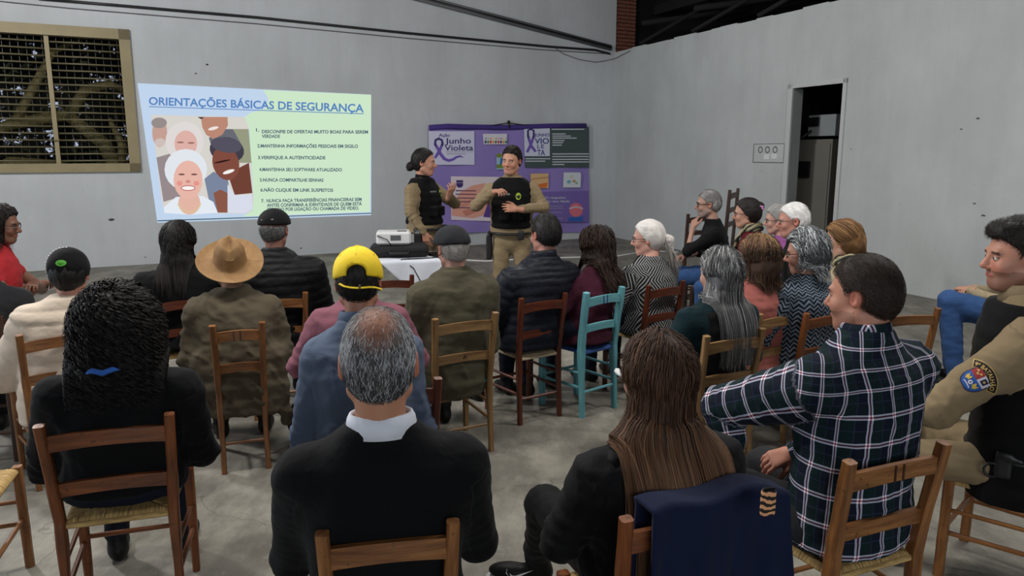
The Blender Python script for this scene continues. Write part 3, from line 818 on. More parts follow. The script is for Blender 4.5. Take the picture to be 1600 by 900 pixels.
# roof: dark corrugated sheets on rafters
M['roof'] = plain('shade_toned_roof_sheet', (26, 30, 42), .8, var=.4, scale=1.2)  # shade put into a dark base colour so lamps below leave it dim
M['rafter'] = plain('shade_toned_rafter_timber', (20, 18, 20), .85, var=.3, scale=3)  # same shade painted into the timber colour, shared by the far walls
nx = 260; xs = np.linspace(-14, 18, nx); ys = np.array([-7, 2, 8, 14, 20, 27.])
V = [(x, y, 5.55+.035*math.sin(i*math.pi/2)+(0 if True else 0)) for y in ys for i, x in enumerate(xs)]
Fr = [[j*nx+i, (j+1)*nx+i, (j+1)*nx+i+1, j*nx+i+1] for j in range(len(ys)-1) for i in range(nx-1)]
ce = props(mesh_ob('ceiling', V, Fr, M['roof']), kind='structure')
mb = MB()
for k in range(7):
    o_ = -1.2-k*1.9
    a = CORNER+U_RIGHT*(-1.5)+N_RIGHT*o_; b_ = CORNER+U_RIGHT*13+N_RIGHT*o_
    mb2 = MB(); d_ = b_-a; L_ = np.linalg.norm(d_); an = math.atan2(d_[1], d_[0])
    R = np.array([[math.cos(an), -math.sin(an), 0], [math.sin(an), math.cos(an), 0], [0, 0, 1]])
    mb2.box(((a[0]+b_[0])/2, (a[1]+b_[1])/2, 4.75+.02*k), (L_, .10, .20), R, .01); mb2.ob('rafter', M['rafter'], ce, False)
for k in range(8):
    s_ = .5+k*1.7; a = wpt('r', s_, 4.30, -.3); b_ = wpt('r', s_, 5.5, -7)
    mb2 = MB(); mb2.tube([a, (a+b_)/2, b_], .055, 6); mb2.ob('purlin', M['rafter'], ce)
    mb2 = MB(); mb2.tube([wpt('r', s_, 3.9, -.25), wpt('r', s_+1.2, 5.4, -2.6)], .04, 6); mb2.ob('brace', M['rafter'], ce)
mb = MB(); wbox(mb, 'r', -3, 17, 3.2, 5.6, -8.2, -8.0); wbox(mb, 'b', -9, -.6, 3.3, 5.6, -.6, -.4); props(mb.ob('wall_far', M['rafter'], smooth=False), kind='structure')
# brick pier above the corner, brick by brick
M['brick'] = plain('soot_stained_brick', (120, 72, 56), .9, var=.35, scale=5, bmp=.6); M['mortar'] = plain('mortar', (58, 46, 42), .95)
pier = empty('brick_pier', 'rough brick pier rising behind the corner above the white wall', 'pier')
mb = MB(); wbox(mb, 'b', -.50, -.02, 3.76, 5.55, -.45, -.06); mb.ob('mortar_core', M['mortar'], pier, False)
me0 = None; rnd = random.Random(2)
for k in range(24):
    z = 3.79+k*.074
    for j in range(2):
        w_ = .235 if (k+j) % 2 else .215
        s0 = -.50+(0 if j == 0 else (.245 if k % 2 == 0 else .225)); o_ = -.055+rnd.uniform(0, .022)
        if me0 is None:
            b0 = MB().box((0, 0, 0), (.225, .10, .060), None, .006); me0 = mkmesh('brick', b0.v, b0.f, M['brick'], False)
        p = wpt('b', s0+.12, z+.03, o_-.02); b_ = ob('brick', me0, pier, p, (rnd.uniform(-.02, .02), 0, math.atan2(U_BACK[1], U_BACK[0])+rnd.uniform(-.03, .03)))
# sloping metal rail up the back wall, cables
M['rail'] = plain('weathered_grey_rail', (92, 92, 94), .6, .2)
def ppath(pts, off, n=1): return [bk(x, y, off) for x, y in pts]
rail = empty('roof_rail', 'grey double metal rail sloping down the back wall to the brick pier', 'rail', (0, 0, 0))
mb = MB()
pa, pb = bk(610, -12, .05), bk(955, 77, .05); 
for k, (dz, r_) in enumerate(((0, .030), (.075, .022))):
    mb = MB().tube([pa+[0, 0, dz], (pa+pb)/2+[0, 0, dz], pb+[0, 0, dz*.8]], r_, 8); mb.ob('rail_bar', M['rail'], rail)
mb = MB().tube([pa+[0, 0, .03], pb+[0, 0, .03]], .034, 4); mb.ob('rail_web', M['black'], rail)
cb = MB().tube(ppath([(60, -2), (180, 8), (400, 27), (640, 52), (860, 73), (930, 78), (953, 84)], .03), .022, 7)
props(cb.ob('power_cable', M['black']), 'thick black cable stretched high along the back wall', 'cable')
cb = MB().tube(ppath([(-20, 0), (110, 13), (400, 37), (640, 60), (850, 78), (950, 84)], .02), .007, 5)
props(cb.ob('thin_wire', M['rail']), 'thin grey wire running just under the thick black cable', 'wire')
cb = MB().tube(ppath([(866, 74), (880, 84), (905, 93), (930, 97), (945, 95)], .03)+[rt(962, 91, .02), rt(985, 79, .02)], .006, 5)
props(cb.ob('loose_wire', M['rail']), 'thin slack wire looping across the corner below the brick pier', 'wire')
# chips and marks on the plaster
M['chip'] = plain('bare_plaster_hole', (70, 68, 66), .95)
for (x, y, w_) in ((324, 101, 5), (306, 115, 4), (29, 349, 7), (174, 343, 8), (227, 402, 3), (470, 388, 4), (968, 335, 4), (1030, 338, 4)):
    p = bk(x, y, .002); mb = MB(); n_ = 7; r_ = w_*.0055; rnd = random.Random(x)
    V = [p]+[p+np.array([*(U_BACK*math.cos(t)*r_*rnd.uniform(.6, 1.2)), math.sin(t)*r_*.55*rnd.uniform(.6, 1.2)]) for t in np.linspace(0, 2*math.pi, n_+1)[:-1]]
    mesh_ob('plaster_chip', V, [[0, i+1, (i+1) % n_+1] for i in range(n_)], M['chip'], wb, False)
for (x, y, w_) in ((1528, 185, 7), (1502, 202, 6), (1330, 233, 4), (1522, 318, 7), (1537, 337, 8)):
    p = rt(x, y, .002); n_ = 7; r_ = w_*.004; rnd = random.Random(x)
    V = [p]+[p+np.array([*(U_RIGHT*math.cos(t)*r_*rnd.uniform(.6, 1.2)), math.sin(t)*r_*.4*rnd.uniform(.6, 1.2)]) for t in np.linspace(0, 2*math.pi, n_+1)[:-1]]
    mesh_ob('plaster_chip', V, [[0, i+1, (i+1) % n_+1] for i in range(n_)], M['rail'], wr, False)

# ---- window_1: louvred metal window, dark trees outside
M['wframe'] = plain('khaki_painted_steel', (140, 128, 96), .55, .1, var=.2, scale=4); M['wbar'] = plain('dull_khaki_bar', (100, 93, 68), .5, .1, var=.2)
win = bpy.data.objects.new('window_1', None); COL.objects.link(win); win['kind'] = 'structure'
def wb_part(name, mat, *boxes):
    mb = MB()
    for bx in boxes: wbox(mb, 'b', *bx)
    return mb.ob(name, mat, win, False)
wb_part('window_frame', M['wframe'], (WS0-.10, WS0+.05, WZ0-.10, WZ1+.10, -.14, .05), (WS1-.05, WS1+.1, WZ0-.10, WZ1+.10, -.14, .05),
        (WS0-.10, WS1+.1, WZ1-.05, WZ1+.10, -.14, .05), (WS0-.10, WS1+.1, WZ0-.10, WZ0+.03, -.14, .05))
mls = [sz(81, 150)[0], sz(81, 150)[0]+1.42]
for i, m_ in enumerate(mls): wb_part('mullion', M['wframe'], (m_-.03, m_+.03, WZ0, WZ1, -.08, .0))
panels = [(WS0+.05, mls[0]-.03), (mls[0]+.03, mls[1]-.03), (mls[1]+.03, WS1-.05)]
for a, b_ in panels:
    for k in range(18):
        z = WZ0+.07+k*(WZ1-WZ0-.1)/18
        mb = MB(); mb.tube([wpt('b', a, z, -.045), wpt('b', (a+b_)/2, z+.004, -.045), wpt('b', b_, z, -.045)], .014, 6); mb.ob('bar', M['wbar'], win)
    mb = MB()
    for k in range(int((b_-a)/.10)):
        s_ = a+.03+k*.10; wbox(mb, 'b', s_, s_+.006, WZ0, WZ1, -.10, -.094)
    props(mb.ob('fine_grille', M['black'], win, False), kind='stuff')
mb = MB(); p = wpt('b', mls[0], WZ0+.38, .02); mb.tube([p+[.05, 0, .0], p, p+[-.03, 0, -.02]], .012, 6); mb.ob('window_latch', M['wframe'], win)
# outside: tree stems and dark foliage against an evening sky
m, nt, b = newmat('outside_dusk'); co = objco(nt)
sp = noise(nt, co, 2.6, 5, .7); f1 = ramp(nt, sp, [(.60, (0, 0, 0)), (.63, (1, 1, 1))])
b.inputs['Base Color'].default_value = (.006, .007, .004, 1); b.inputs['Roughness'].default_value = 1
nt.links.new(mixc(nt, f1, (0, 0, 0), (.55, .62, .8)), b.inputs['Emission Color']); b.inputs['Emission Strength'].default_value = .8
mb = MB(); wbox(mb, 'b', 7, 16, .5, 5.2, -2.6, -2.5); props(mb.ob('outside_backdrop', m, smooth=False), kind='structure')  # backdrop board added behind the window, glowing flecks stand for sky gaps
M['stem'] = emis('lamp_lit_stem', (0, 0, 0), 0); M['stem'] = plain('olive_tree_stem', (92, 84, 48), .8, var=.6, scale=6, bmp=.6)
tr = empty('tree', 'gnarled olive tree seen through the barred window', 'tree', wpt('b', 10, 0, -1.2))
def wstem(pts, r): 
    o0 = np.array(tr.location)
    MB().tube([wpt('b', s_, z_, -o_)-o0 for s_, z_, o_ in pts], r, 8).ob('branch', M['stem'], tr)
for pts, r in (([(9.1, 1.0, .7), (9.4, 1.9, .75), (9.9, 2.35, .8), (10.6, 2.2, .7), (11.4, 1.9, .7)], [.13, .12, .10, .09, .05]),
               ([(9.9, 2.3, .8), (9.6, 2.75, .8), (9.25, 2.85, .8), (8.9, 2.7, .8)], [.09, .09, .07, .04]),
               ([(10.6, 2.2, .7), (10.3, 2.75, .7), (10.0, 3.3, .8), (9.5, 3.6, .9)], [.07, .07, .05, .03]),
               ([(11.4, 1.2, .8), (10.7, 1.6, .8), (10.1, 1.55, .8), (9.6, 1.3, .8)], [.10, .11, .10, .08]),
               ([(9.2, 1.3, .6), (9.15, 1.9, .6), (9.3, 2.3, .6)], [.06, .07, .03])): wstem(pts, r)
rs = np.random.RandomState(3); mb = MB()
for k in range(420):
    p = wpt('b', rs.uniform(8.8, 12), rs.uniform(1.4, 3.7), -rs.uniform(.9, 1.7))-np.array(tr.location); d = rs.normal(size=3); d /= np.linalg.norm(d); e_ = np.cross(d, rs.normal(size=3)); e_ /= np.linalg.norm(e_)
    l_ = rs.uniform(.06, .14); mb.add([p-d*l_, p+e_*l_*.3, p+d*l_, p-e_*l_*.3], [[0, 1, 2, 3]])
props(mb.ob('foliage', plain('dark_olive_leaf', (44, 46, 24), .8, var=.4, scale=8), tr, False), kind='stuff')

# ---- door_1: open doorway in the right wall
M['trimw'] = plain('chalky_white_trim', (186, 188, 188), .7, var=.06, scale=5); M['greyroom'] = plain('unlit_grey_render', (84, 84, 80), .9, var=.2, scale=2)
door = bpy.data.objects.new('door_1', None); COL.objects.link(door); door['kind'] = 'structure'
mb = MB(); wbox(mb, 'r', DS0-.09, DS0, 0, DZ+.06, -.18, .025); wbox(mb, 'r', DS1, DS1+.06, 0, DZ+.06, -.18, .025); wbox(mb, 'r', DS0-.09, DS1+.06, DZ, DZ+.06, -.18, .025); mb.ob('door_frame', M['trimw'], door, False)
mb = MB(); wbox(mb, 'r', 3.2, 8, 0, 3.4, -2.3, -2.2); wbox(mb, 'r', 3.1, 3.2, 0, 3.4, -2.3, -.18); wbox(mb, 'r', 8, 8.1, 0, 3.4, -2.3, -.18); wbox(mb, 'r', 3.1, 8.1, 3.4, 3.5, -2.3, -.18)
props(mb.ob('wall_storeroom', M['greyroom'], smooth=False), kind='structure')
M['steel'] = plain('dull_grey_steel_door', (118, 116, 108), .6, .2, var=.12, scale=2); M['boxgrey'] = plain('pale_grey_metal_case', (150, 156, 158), .5, .1, var=.1)
def at_off(px, py, off): return rt(px, py, off)
def pxbox(mb, x0, y0, x1, y1, off, dep, which='r'):
    fn = rt if which == 'r' else bk; u = U_RIGHT if which == 'r' else U_BACK
    p = fn(x0, y1, off); q = fn(x1, y0, off); s0 = (p[:2]-CORNER) @ u; s1 = (q[:2]-CORNER) @ u
    return wbox(mb, which, min(s0, s1), max(s0, s1), p[2], q[2], off-dep, off)
stl = empty('steel_cabinet', 'tall grey steel cabinet standing inside the dark doorway', 'cabinet')
mb = MB(); p = rt(1228, 205, -.55); q = rt(1291, 360, -.55); s0 = (p[:2]-CORNER) @ U_RIGHT; s1 = (q[:2]-CORNER) @ U_RIGHT; wbox(mb, 'r', s0, s1, 0, 1.96, -.95, -.55); mb.ob('case', M['steel'], stl, False)
mb = MB(); wbox(mb, 'r', s0+.02, s1-.03, .06, 1.90, -.55, -.535); mb.ob('door', M['steel'], stl, False)
props(pxbox(MB(), 1239, 252, 1264, 277, -.50, .04).ob('notice_plate', M['black'], smooth=False), 'small dark square box fixed to the steel cabinet in the doorway', 'box')
bx = empty('meter_box', 'pale grey metal case on top of the cabinet in the doorway', 'box')
pxbox(MB(), 1262, 178, 1307, 213, -.60, .30).ob('case', M['boxgrey'], bx, False)
pxbox(MB(), 1260, 183, 1279, 198, -.57, .02).ob('display_panel', M['black'], bx, False)
mb = MB(); p = rt(1242, 225, -.40); q = rt(1268, 204, -.55); mb.tube([p, (p+q)/2+[0, 0, .01], q], .018, 6); props(mb.ob('black_rod', M['black']), 'short black rod leaning from the pale case in the doorway', 'rod')
# socket plate
sk = empty('socket_panel', 'white wall panel with three round sockets left of the doorway', 'socket', tuple(rt(1201, 239, 0)))
o0 = np.array(sk.location)
def rel(mb, o0): mb.v = [tuple(np.array(v)-o0) for v in mb.v]; return mb
rel(pxbox(MB(), 1177, 225, 1225, 253, .015, .012), o0).ob('plate', M['trimw'], sk, False)
rel(pxbox(MB(), 1176, 224, 1226, 254, .006, .005), o0).ob('plate_rim', M['rail'], sk, False)
for (x, y) in ((1188, 234), (1199, 234), (1211, 234)):
    c_ = rt(x, y, .018)-o0; V = []; n_ = 14
    MB().add([c_+np.array([*(U_RIGHT*math.cos(t)*r_), math.sin(t)*r_]) for r_ in (.052, .036) for t in np.linspace(0, 2*math.pi, n_+1)[:-1]], [[i, (i+1) % n_, n_+(i+1) % n_, n_+i] for i in range(n_)]).ob('socket_ring', M['rail'], sk, False)
for (x, y) in ((1198, 245), (1210, 244)): rel(pxbox(MB(), x-5, y-4, x+4, y+4, .024, .01), o0).ob('switch_rocker', M['white'], sk, False)
rel(pxbox(MB(), 1185, 257, 1190, 267, .01, .008), o0).ob('lower_switch', M['trimw'], sk, False)

# ---------------------------------------------------------------- flat print helpers (pixel places are turned into wall places)
def flat(name, pts, mat, off, parent, which=bk):
    P = [which(x, y, off) for x, y in pts]; o0 = np.array(parent.location) if parent else np.zeros(3)
    return mesh_ob(name, [p-o0 for p in P], [list(range(len(P)))], mat, parent, False)
def ell(cx, cy, rx, ry, rot=0, n=20, a0=0, a1=360):
    r = math.radians(rot); T = np.radians(np.linspace(a0, a1, n+1)[:-1] if a1-a0 == 360 else np.linspace(a0, a1, n))
    return [(cx+rx*math.cos(t)*math.cos(r)-ry*math.sin(t)*math.sin(r), cy+rx*math.cos(t)*math.sin(r)+ry*math.sin(t)*math.cos(r)) for t in T]
def wtext(s, x0, y0, x1, y1, h, mat, off, parent, name='lettering', h2=None, bold=.016):
    """text whose baseline runs from pixel (x0,y0) to (x1,y1), capital height h pixels"""
    V, Fl = text_mesh(s, bold); w0, w1 = V[:, 0].min(), V[:, 0].max(); cap = .73; h2 = h2 or h
    out = []; o0 = np.array(parent.location)
    for v in V:
        t = (v[0]-w0)/(w1-w0); hh = (h+(h2-h)*t)*v[1]/cap; out.append(bk(x0+(x1-x0)*t, y0+(y1-y0)*t-hh, off)-o0)
    return mesh_ob(name, out, Fl, mat, parent, False)
def strip(pts, w):
    P = np.array(pts, float); T = np.gradient(P, axis=0); T /= np.linalg.norm(T, axis=1)[:, None]; N = np.stack([-T[:, 1], T[:, 0]], 1); w = np.array(w)*np.ones(len(P))
    return [tuple(p) for p in P+N*w[:, None]/2]+[tuple(p) for p in (P-N*w[:, None]/2)[::-1]]

# ---------------------------------------------------------------- projected slide
sl = empty('projected_slide', 'bright projected slide titled Orientações Básicas de Segurança on the back wall', 'projection', tuple(bk(400, 240, .004)))
Zc = lambda x, y: (200+x/3.6, 110+y/3.6)
EM = {}
def em(c, st=1.0):
    k = (c, st)
    if k not in EM: EM[k] = emis('slide_%d_%d_%d' % c, c, st)
    return EM[k]
flat('slide_field', [(215, 130), (580, 148), (580, 336), (246, 348)], em((192, 212, 236)), .004, sl)
flat('green_field', [Zc(*p) for p in ((760, 110), (1368, 137), (1360, 795), (640, 822), (700, 790), (706, 720), (682, 330), (655, 262), (690, 238), (770, 215), (790, 160))], em((204, 230, 200)), .006, sl)
flat('lower_band', [(246, 344.2), (580, 332.4), (580, 334), (246, 346)], em((70, 96, 104)), .008, sl)
ph = lambda n, pts, c, o: flat(n, [Zc(*p) for p in pts], em(c), .006+o*.0012, sl)
ph('photo_ground', ((130, 250), (655, 262), (678, 320), (705, 740), (696, 790), (660, 806), (205, 800), (185, 700), (160, 480)), (214, 210, 204), 1)
ph('photo_wall_patch', ((560, 330), (678, 330), (695, 520), (560, 520)), (150, 154, 128), 2)
ph('left_man_shirt', ((160, 490), (300, 450), (330, 700), (200, 740)), (150, 138, 140), 2)
ph('left_man_face', ell(178, 350, 42, 82), (196, 158, 146), 3); ph('left_man_hair', ell(175, 295, 44, 30), (150, 140, 138), 4)
ph('left_man_beard', ell(180, 405, 30, 24), (206, 190, 184), 4)
ph('second_woman_hair', ell(318, 400, 108, 112), (222, 216, 214), 4); ph('second_woman_face', ell(325, 412, 64, 74), (220, 176, 166), 5)
ph('second_woman_brow', ell(295, 405, 20, 5), (150, 110, 104), 6); ph('second_woman_brow', ell(355, 408, 20, 5), (150, 110, 104), 6)
ph('second_woman_lips', ell(325, 450, 24, 7), (182, 96, 96), 6)
ph('top_man_shirt', ((455, 380), (540, 330), (590, 330), (640, 420), (470, 430)), (104, 106, 116), 3)
ph('top_man_face', ((410, 262), (560, 262), (562, 310), (530, 362), (480, 386), (440, 362), (418, 320)), (186, 136, 116), 4)
ph('top_man_brow', ((390, 262), (430, 262), (412, 275)), (70, 60, 58), 5); ph('top_man_smile', ell(480, 326, 30, 9, -14), (236, 226, 220), 5)
ph('grey_shirt', ((430, 610), (480, 570), (560, 600), (590, 800), (470, 800)), (122, 134, 158), 5)
ph('dark_woman_neck', ((560, 580), (680, 520), (700, 690), (600, 700)), (112, 66, 54), 6)
ph('dark_woman_blouse', ((560, 640), (600, 700), (695, 700), (700, 780), (660, 804), (560, 800)), (216, 220, 234), 7)
ph('dark_woman_arm', ((480, 690), (520, 670), (560, 690), (560, 800), (505, 800)), (138, 88, 72), 8)
ph('dark_woman_hair', ell(556, 448, 98, 72, 12), (66, 62, 74), 7); ph('dark_woman_face', ell(550, 522, 74, 98, -18), (128, 76, 64), 8)
ph('dark_woman_cap', ell(552, 420, 88, 42, 10), (84, 82, 96), 9)
ph('dark_woman_smile', ell(566, 570, 34, 10, -18), (244, 240, 238), 9); ph('dark_woman_eyes', ell(530, 512, 48, 5, -12), (44, 26, 24), 9)
ph('front_woman_blouse', ((200, 770), (270, 712), (420, 706), (480, 740), (505, 800), (350, 812), (205, 802)), (228, 234, 242), 9)
ph('front_woman_hair', ell(325, 558, 120, 116), (224, 230, 236), 10); ph('front_woman_neck', ell(345, 745, 62, 66), (226, 180, 164), 11)
ph('front_woman_face', ell(338, 615, 82, 108), (230, 182, 168), 12)
for cx in (302, 372): ph('front_woman_eye', ell(cx, 585, 18, 5), (110, 80, 76), 13)
ph('front_woman_nose', ell(338, 625, 13, 9), (206, 140, 130), 13); ph('front_woman_smile', ell(338, 662, 36, 11), (248, 244, 240), 14); ph('front_woman_lips', ell(338, 662, 42, 16), (192, 104, 104), 13)
for cx in (290, 385): ph('front_woman_cheek', ell(cx, 635, 16, 14), (226, 150, 140), 13)
mbn = [Zc(345+64*math.cos(t), 735+62*math.sin(t)) for t in np.linspace(.3, math.pi-.3, 15)]
for q in mbn: flat('necklace_bead', ell(q[0], q[1], 1.6, 1.8, 0, 6), em((216, 196, 150)), .026, sl)
tb, tk = em((88, 132, 190)), em((70, 96, 110))
t1 = wtext('ORIENTAÇÕES BÁSICAS DE SEGURANÇA', 232.5, 163.5, 568.5, 175.5, 12.5, tb, .016, sl, h2=13, bold=.022)
flat('title_underline', [(232.5, 166), (568.5, 177.2), (568.5, 178.4), (232.5, 167.2)], tb, .016, sl)
lines = [('1.', 400, 205.5, 405), ('DESCONFIE DE OFERTAS MUITO BOAS PARA SEREM', 409, 208, 575), ('VERDADE', 409, 215.3, 437.5), ('2.MANTENHA INFORMAÇÕES PESSOAIS EM SIGILO', 402, 230.3, 559.5), ('3.VERIFIQUE A AUTENTICIDADE', 403, 248.5, 508.5),
         ('4.MANTENHA SEU SOFTWARE ATUALIZADO', 405, 267.2, 534.5), ('5.NUNCA COMPARTILHE SENHAS', 406, 283.5, 505.5), ('6.NÃO CLIQUE EM LINK SUSPEITOS', 407, 299.2, 520.5),
         ('7.', 408, 316.4, 413), ('NUNCA FAÇA TRANSFERÊNCIAS FINANCEIRAS SEM', 416.5, 316.2, 565), ('ANTES CONFIRMAR A IDENTIDADE DE QUEM ESTÁ', 417, 323.2, 565.5), ('PEDINDO POR LIGAÇÃO OU CHAMADA DE VÍDEO.', 417.5, 329.8, 561)]
for s_, x0, y0, x1 in lines: wtext(s_, x0, y0, x1, y0+(x1-x0)*(.004 if y0 < 300 else -.016), 5.2, tk, .010, sl, bold=.03)

# ---------------------------------------------------------------- purple banner with posters
def pm(name, c, r=.75): return plain(name, c, r, var=.05, scale=20)
M['purple'] = cloth('violet_cloth', (142, 126, 190), .85, .10)
ban = empty('banner', 'wide violet cloth banner hanging from a nail behind the two officers', 'banner', tuple(bk(795, 364, .03)))
o0 = np.array(ban.location); gx, gy = 60, 36; V = []
for j in range(gy):
    for i in range(gx):
        u, v = i/(gx-1), j/(gy-1); x = 669+u*250+6*v*(1-u)+2.5*v*u; y = (197.5+1.5*math.sin(u*9))*(1-v)+(364+1.0*math.sin(u*11+1))*v
        V.append(bk(x, y, .045+.012*math.sin(u*23+v*3)+.010*math.sin(v*14+u*5)*(v))-o0)
bo = mesh_ob('cloth', V, [[j*gx+i, j*gx+i+1, (j+1)*gx+i+1, (j+1)*gx+i] for j in range(gy-1) for i in range(gx-1)], M['purple'], ban)
pr_ = [bk(x, y, .06)-o0 for x, y in ((671, 199.5), (700, 197.5), (735, 198.5), (770, 199), (800, 199), (860, 197), (915, 196.5))]
MB().tube(pr_, .05, 8).ob('top_hem', cloth('deep_violet_hem', (74, 58, 128), .8), ban)
MB().tube([bk(735, 198, .09)-o0, bk(765, 196.5, .09)-o0, bk(792, 192.5, .10)-o0, bk(796, 192.5, .10)-o0, bk(830, 196.5, .09)-o0, bk(850, 198, .09)-o0], .010, 5).ob('hanging_cord', M['black'], ban)
MB().tube([bk(795, 190.5, .0)-o0, bk(795, 190.5, .12)-o0], .03, 8).ob('nail_hook', M['black'], ban); MB().tube([bk(795.5, 191, .11)-o0, bk(796, 200, .10)-o0], .018, 6).ob('hook_stem', M['black'], ban)
def poster(label, pts, c, off=.075, name='poster'):
    m_ = pm('paper_%d_%d_%d' % c, c); P = np.array([bk(x, y, off) for x, y in pts]); ctr = P.mean(0)
    e_ = empty(name, label, 'poster', tuple(ctr), 0, 'posters fixed to the violet banner'); n = np.array([*N_BACK, 0])
    k = len(P); V = [p-ctr for p in P]+[p-ctr-n*.006 for p in P]
    mesh_ob('sheet', V, [list(range(k)), list(range(2*k-1, k-1, -1))]+[[i, (i+1) % k, k+(i+1) % k, k+i] for i in range(k)][::-1], m_, e_, False); return e_
O = .077
p1 = poster('white poster with a violet ribbon reading Ação Junho Violeta', [(669.5, 205), (741, 205), (741.5, 257.5), (671, 257.5)], (206, 206, 230))
vio, dvi = pm('violet_ink', (112, 86, 176)), pm('dark_violet_ink', (62, 44, 112)); nav = pm('navy_ink', (54, 52, 128)); gry = pm('grey_ink', (150, 150, 166))
def ribbon_print(par, pts_list, o=O):
    for i, (pts, w) in enumerate(pts_list): flat('ribbon_print', strip(pts, w), vio if i != 0 else dvi, o+.001*i, par)
ribbon_print(p1, [([(683, 231), (679.8, 225), (680.5, 219), (685.5, 216.5), (690.5, 219), (691.5, 225), (688, 232)], [4, 4, 3.5, 4, 3.5, 4, 4]),
                  ([(690, 228), (686, 237), (679.5, 247)], [4, 5, 4]), ([(682, 228), (688, 240), (694, 248), (701, 251), (708, 249), (713, 245.5), (719, 244), (724.5, 246)], [4, 5, 5, 4.5, 4, 3.5, 3, .6])])
wtext('Ação', 685.5, 213.5, 703, 213.5, 5, dvi, O, p1); wtext('Junho', 695.5, 224.3, 736, 224, 9, dvi, O, p1); wtext('Violeta', 694.5, 235.3, 739.5, 235, 9, dvi, O, p1)
flat('rule', [(697, 237), (739.5, 237), (739.5, 237.8), (697, 237.8)], gry, O, p1); flat('rule', [(698, 240), (728, 240), (728, 241), (698, 241)], gry, O, p1)
p2 = poster('small white strip with coloured lettering at the banner top centre', [(754.5, 209), (792, 209), (792, 225.5), (756, 225.5)], (212, 208, 220))
for i, (x, c) in enumerate(zip(range(757, 790, 4), [(60, 60, 90), (80, 140, 90), (200, 60, 60), (230, 150, 60), (60, 110, 90), (200, 70, 60), (70, 70, 110), (220, 140, 60), (60, 130, 80)])):
    flat('colour_mark', [(x, 220), (x+3.2, 219.6), (x+3, 224), (x+.3, 224)], pm('ink_%d' % i, c), O, p2); flat('colour_mark', [(x+1, 215.5), (x+3.6, 215.3), (x+3.4, 218), (x+1.2, 218.2)], pm('inkb_%d' % i, tuple(min(255, v+70) for v in c)), O, p2)
p3 = poster('small green and blue landscape picture beside the male officer head', [(776, 240), (800, 239), (800, 264.5), (776, 265)], (156, 190, 210))
flat('grass_print', [(776, 257), (800, 255), (800, 262), (776, 263)], pm('g1', (110, 140, 60)), O, p3); flat('tree_print', ell(780, 243, 4.5, 3.4), pm('g2', (120, 130, 50)), O, p3)
flat('figure_print', [(782, 247), (788, 246), (789, 257), (781, 257)], pm('b1', (40, 110, 170)), O, p3)
p4 = poster('large pale pink poster of joined hands with violet text lines', [(704.5, 275.5), (792, 276.5), (792, 346.5), (705, 343.5)], (222, 208, 218))
flat('hands_print', [(706, 318), (720, 300), (738, 290), (757, 286), (770, 300), (767, 320), (757, 336), (740, 341), (706, 337)], pm('peach_print', (222, 160, 142)), O, p4)
flat('finger_print', [(722, 330), (745, 322), (762, 312), (766, 316), (748, 330), (728, 338)], pm('peach_dark', (198, 128, 112)), O+.001, p4)
flat('finger_print', [(712, 322), (730, 314), (748, 306), (750, 309), (732, 320), (714, 328)], pm('peach_dark2', (208, 142, 126)), O+.001, p4)
flat('violet_corner', [(768, 300), (792, 285), (792, 342), (755, 339)], pm('violet_block', (86, 58, 140)), O+.001, p4)
flat('badge_print', [(713, 281.5), (723.5, 281.5), (723.5, 290), (721, 293), (715.5, 293), (713, 290)], dvi, O, p4); flat('badge_rule', [(713.5, 285), (723, 285), (723, 286), (713.5, 286)], gry, O+.001, p4)
for i, (y, x1) in enumerate(((297, 744), (302.5, 744), (308.5, 742), (314, 741), (323.5, 735))): flat('text_line', [(712, y), (x1, y+.4), (x1, y+2), (712, y+1.7)], pm('tx%d' % i, (110, 66, 96)), O+.002, p4)
p6 = poster('dark grey green chalkboard poster with white lines at banner right', [(820, 243), (859, 243), (859, 197.5), (920.5, 198.5), (920.5, 261.5), (820.5, 262)], (66, 80, 80))
wl = pm('white_ink', (190, 196, 204))
for y, x0, x1 in ((202, 862, 913), (209.3, 863, 884), (212.6, 863, 892), (215.8, 863, 901), (219.6, 863, 882), (223, 863, 880), (226.8, 863, 878), (240.5, 863, 920), (244.6, 863, 920), (249, 863, 920), (253, 863, 920), (257, 863, 882), (248, 821, 860), (251.8, 821, 852)):
    flat('white_line', [(x0, y-.8), (x1, y-.9), (x1, y+.8), (x0, y+.9)], wl, O, p6)
p5 = poster('white square poster reading Junho Violeta with a crossed ribbon', [(819, 200), (859, 199), (859, 244), (820, 244)], (204, 208, 226), .079)
ribbon_print(p5, [([(828, 222), (825, 212), (825, 204), (829.5, 201.5), (834, 204), (834, 212), (831, 222)], [3.5, 3.5, 3, 3.5, 3, 3.5, 3.5]), ([(833, 216), (828.5, 228), (823.5, 238)], [4, 4.5, 4]), ([(826, 216), (830, 228), (837, 237)], [4, 4.5, 4])], .081)
wtext('JUNHO', 835, 213.5, 858.5, 213.2, 5.2, nav, .082, p5); wtext('VIO', 835.5, 224.6, 857.8, 224.4, 9, nav, .082, p5); wtext('L', 839.5, 231.8, 843.6, 231.7, 6.2, nav, .082, p5); wtext('E', 845.6, 231.7, 850, 231.6, 6.2, nav, .082, p5); wtext('TA', 839.5, 242.8, 851.5, 242.6, 9, nav, .082, p5)
p7 = poster('small orange and cream card right of the male officer', [(829, 271.5), (857, 271), (857, 294), (830, 294)], (216, 178, 128))
flat('orange_print', [(840, 288), (856, 285), (854, 293), (842, 294)], pm('or', (214, 112, 52)), O, p7); flat('stripe_print', [(830, 279), (857, 276), (857, 278), (830, 281)], pm('or2', (190, 140, 90)), O, p7)
p8 = poster('small white card with faint pastel drawing near the banner right edge', [(881, 269.5), (906, 269.5), (908, 272), (907, 293), (880, 293)], (208, 214, 222))
